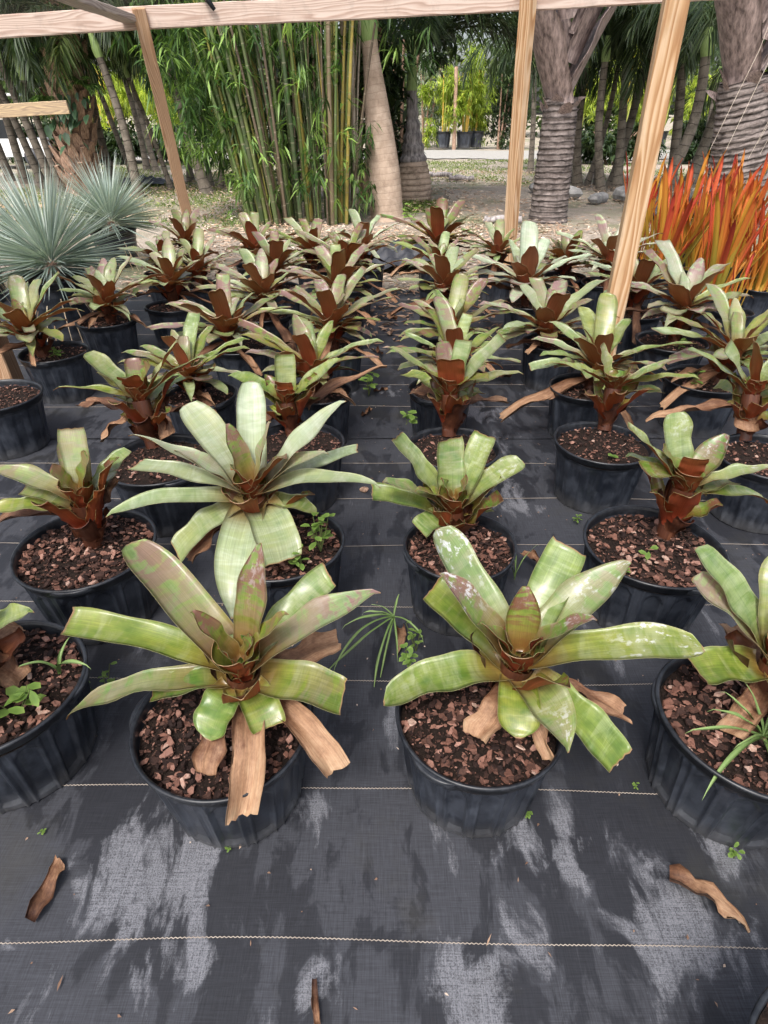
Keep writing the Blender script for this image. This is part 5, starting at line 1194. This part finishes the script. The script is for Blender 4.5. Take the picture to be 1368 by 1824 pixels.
W = [('leafy weed growing in the mulch of the big silvery plant', -.20, 1.47, .25, .13, 20, .038, .6), ('second weed low beside the silvery plant pot mulch', -.25, 1.38, .25, .07, 12, .03, .6),
 ('tall bright weed in the aisle beside the left pots', -.09, 3.27, .005, .14, 12, .06, .5), ('round-leaved seedling by the red stem, nearest in its pot', .80, 1.40, .25, .06, 4, .035, .3), ('second tiny seedling in the wide pot on the right', .73, 1.36, .25, .02, 4, .02, .4),
 ('seedlings in the mulch of the left-edge pot with the folded leaf', -1.84, 3.24, .25, .05, 16, .04, .8), ('sprout in the pot in front of the orange plants', 1.72, 3.38, .25, .05, 12, .035, .8), ('pale seedling cluster in the pot behind the right-edge plant', 1.55, 2.80, .25, .08, 12, .04, .6), 
 ('round-leaved weed in the left-edge front pot', -.84, .86, .25, .07, 12, .045, .7), ('weed beside the pots at the left edge', -1.06, 1.26, .005, .13, 12, .035, .5), ('feathery weed between the left pots', -.80, 1.10, .005, .10, 16, .022, .6),
 ('tiny weed at the foot of the front-left pot', -.36, .68, .003, .012, 8, .009, 1.0), ('small weed beside the foot of the bronze-centred front plant pot', .345, .755, .003, .015, 12, .011, .9), ('weed at the foot of the right front pot', .628, .83, .003, .012, 8, .009, .9), ('tiny weed at the foot of the left-edge pot', -.80, .72, .003, .012, 8, .010, 1.0),
 ('weed climbing by the rim of the bronze-centred front plant', .06, 1.03, .24, .05, 16, .022, .8), ('weed rising behind the bronze-centred front plant', .42, 1.22, .004, .19, 16, .03, .35), ('small weed at the foot of the second-row green plant pot', .10, 1.28, .003, .10, 12, .022, .5), ('weed behind the third-row pot right of the aisle', .10, 2.44, .22, .06, 8, .05, .7),
 ('small weed at the foot of the pot with the rusty vase stem', .79, 1.97, .003, .03, 8, .022, .8), ('tiny pair of leaves on the mulch below the rusty vase stem', .91, 2.08, .25, .02, 4, .035, .9), ('green weed cluster by the smooth palm foot', .42, 10.0, .0, .25, 24, .10, .9), ('weed at the bottom right corner beside the pot', .79, .66, .003, .03, 8, .018, .8),
 ('weed between the far left pots', -.98, 4.35, .005, .12, 16, .05, .8)]
for q, (lb, x, y, z, h, nl, ls, sp) in enumerate(W): weed(lb, x, y, z, h, nl, ls, 300 + q, sp)
def grass_tuft(label, x, y, z, items, seed):
    t = thing('grass_tuft', label, 'grass', (x, y, z)); rg = np.random.default_rng(seed)
    for (az, ec, k, L, W_) in items:
        obj('blade', leaf_mesh('blade', L, ec, k, W_, 'p', 14, 2, int(abs(az) * 7) % 97, [M['weed_blade']], 1.5, .0005, .4, rg.normal(0, .1)), t, (0, 0, 0), (0, 0, R(az)))
def wb():
    t = NT('weed_blade'); v = t.sep(t.coord('UV'))[1]
    return t.done(t.mix(v, (.10, .17, .045), (.22, .32, .11)), .5)
M['weed_blade'] = wb()
grass_tuft('drooping grass tuft in the aisle between the two front plants', .03, 1.33, .10, [(215, -8, 40, .26, .009), (232, -22, 42, .30, .008), (250, -30, 38, .24, .008), (205, 6, 36, .17, .008), (258, -34, 30, .20, .007), (180, 8, 34, .10, .008), (330, -10, 40, .12, .007), (278, -40, 35, .13, .007), (80, 30, 20, .08, .007), (140, 20, 30, .08, .006)], 3)
grass_tuft('long-bladed grass growing in the right-edge front pot', .84, .80, .25, [(190, 15, 28, .20, .010), (175, 30, 30, .16, .009), (205, -5, 35, .22, .011), (255, -25, 50, .20, .013), (160, 40, 24, .14, .008), (10, 30, 30, .18, .009), (300, 10, 40, .16, .010), (60, 45, 22, .17, .008), (220, 25, 34, .14, .008), (120, 50, 24, .15, .007)], 4)
grass_tuft('wispy thin grass beside the second-row pots', .47, 1.62, .0, [(150, 50, 40, .12, .003), (120, 60, 40, .13, .003), (40, 45, 44, .16, .003), (80, 60, 30, .12, .003)], 5)
grass_tuft('curling grass blades in the left-edge front pot', -.80, .98, .25, [(200, 40, 50, .10, .012), (330, 30, 55, .12, .012), (100, 40, 40, .09, .009)], 6)
# fallen leaves
FALL = [leaf_mesh('fallen_leaf', .115, 4, 10, .038, 'c', 10, 5, 71, [M['dead']], 2.6, .0014, 3.0, .25, True, .25), leaf_mesh('fallen_leaf', .16, 5, 14, .055, 'p', 10, 6, 72, [M['dead']], 3.0, .0014, 3.0, -.3, True, .3), leaf_mesh('fallen_leaf', .07, 3, 6, .018, 'c', 8, 4, 73, [M['dead']], 4.0, .0014, 2.0, .1)]
for lb, i, x, y, z, az, sc in (('tan dead leaf on the fabric near the bottom left corner', 0, -.735, .535, .008, 72, 1.0), ('brown peeling dead leaf on the fabric near the bottom right corner', 1, .625, .615, .012, -24, .95), ('short dark twig-like leaf on the fabric, bottom centre-left', 2, -.135, .435, .008, -85, 1.0),
    ('curled dead leaf standing by the second-row wide pot', 0, .565, 1.63, .05, 100, .9), ('crumpled brown leaf lying in the aisle by the grass tuft', 1, .055, 1.36, .02, -80, .65), ('tan sliver of leaf in the aisle beside the left pots', 2, -.06, 3.32, .012, 20, 1.3), ('brown leaf under the pots left of the cedar post', 1, .78, 3.5, .03, 200, 1.2),
    ('pale curled leaf on the aisle near the back', 2, -.01, 3.95, .02, 120, 1.8), ('tan leaf at the end of the aisle', 0, .22, 4.3, .02, 30, 1.3), ('brown leaf on the litter at the aisle end', 1, .1, 4.75, .02, 160, 1.0), ('dry leaf leaning on pot beside the aisle', 2, -.12, 2.98, .01, 60, 1.6)):
    o = obj('fallen_leaf', FALL[i], None, (x, y, z), (random.gauss(0, .15), R(3), R(az)), sc); tag(o, lb, 'leaf', 'dead leaves fallen on the fabric')
rg = np.random.default_rng(12); n = 800; A = np.stack([rg.uniform(-1.6, 1.6, n), rg.uniform(.25, 4.6, n) ** 1.0, np.full(n, .006)], -1); A[A[:, 1] > 2.6, 2] = .013
V, F, rr = blades(A, unit(rg.random(n) * 6.283, rg.uniform(0, .3, n)), rg.uniform(.004, .012, n) * np.where(rg.random(n) < .06, 2.5, 1), rg.uniform(.002, .006, n), 0, np.where(rg.random(n) < .6, rg.uniform(0, .3, n), rg.uniform(.3, 1, n)), None, .4)
tag(obj('debris', mesh('debris', V, F, M['litter'], rnd=rr, smooth=False)), 'tiny pale crumbs and bark bits scattered on the fabric', 'debris', None, 'stuff')
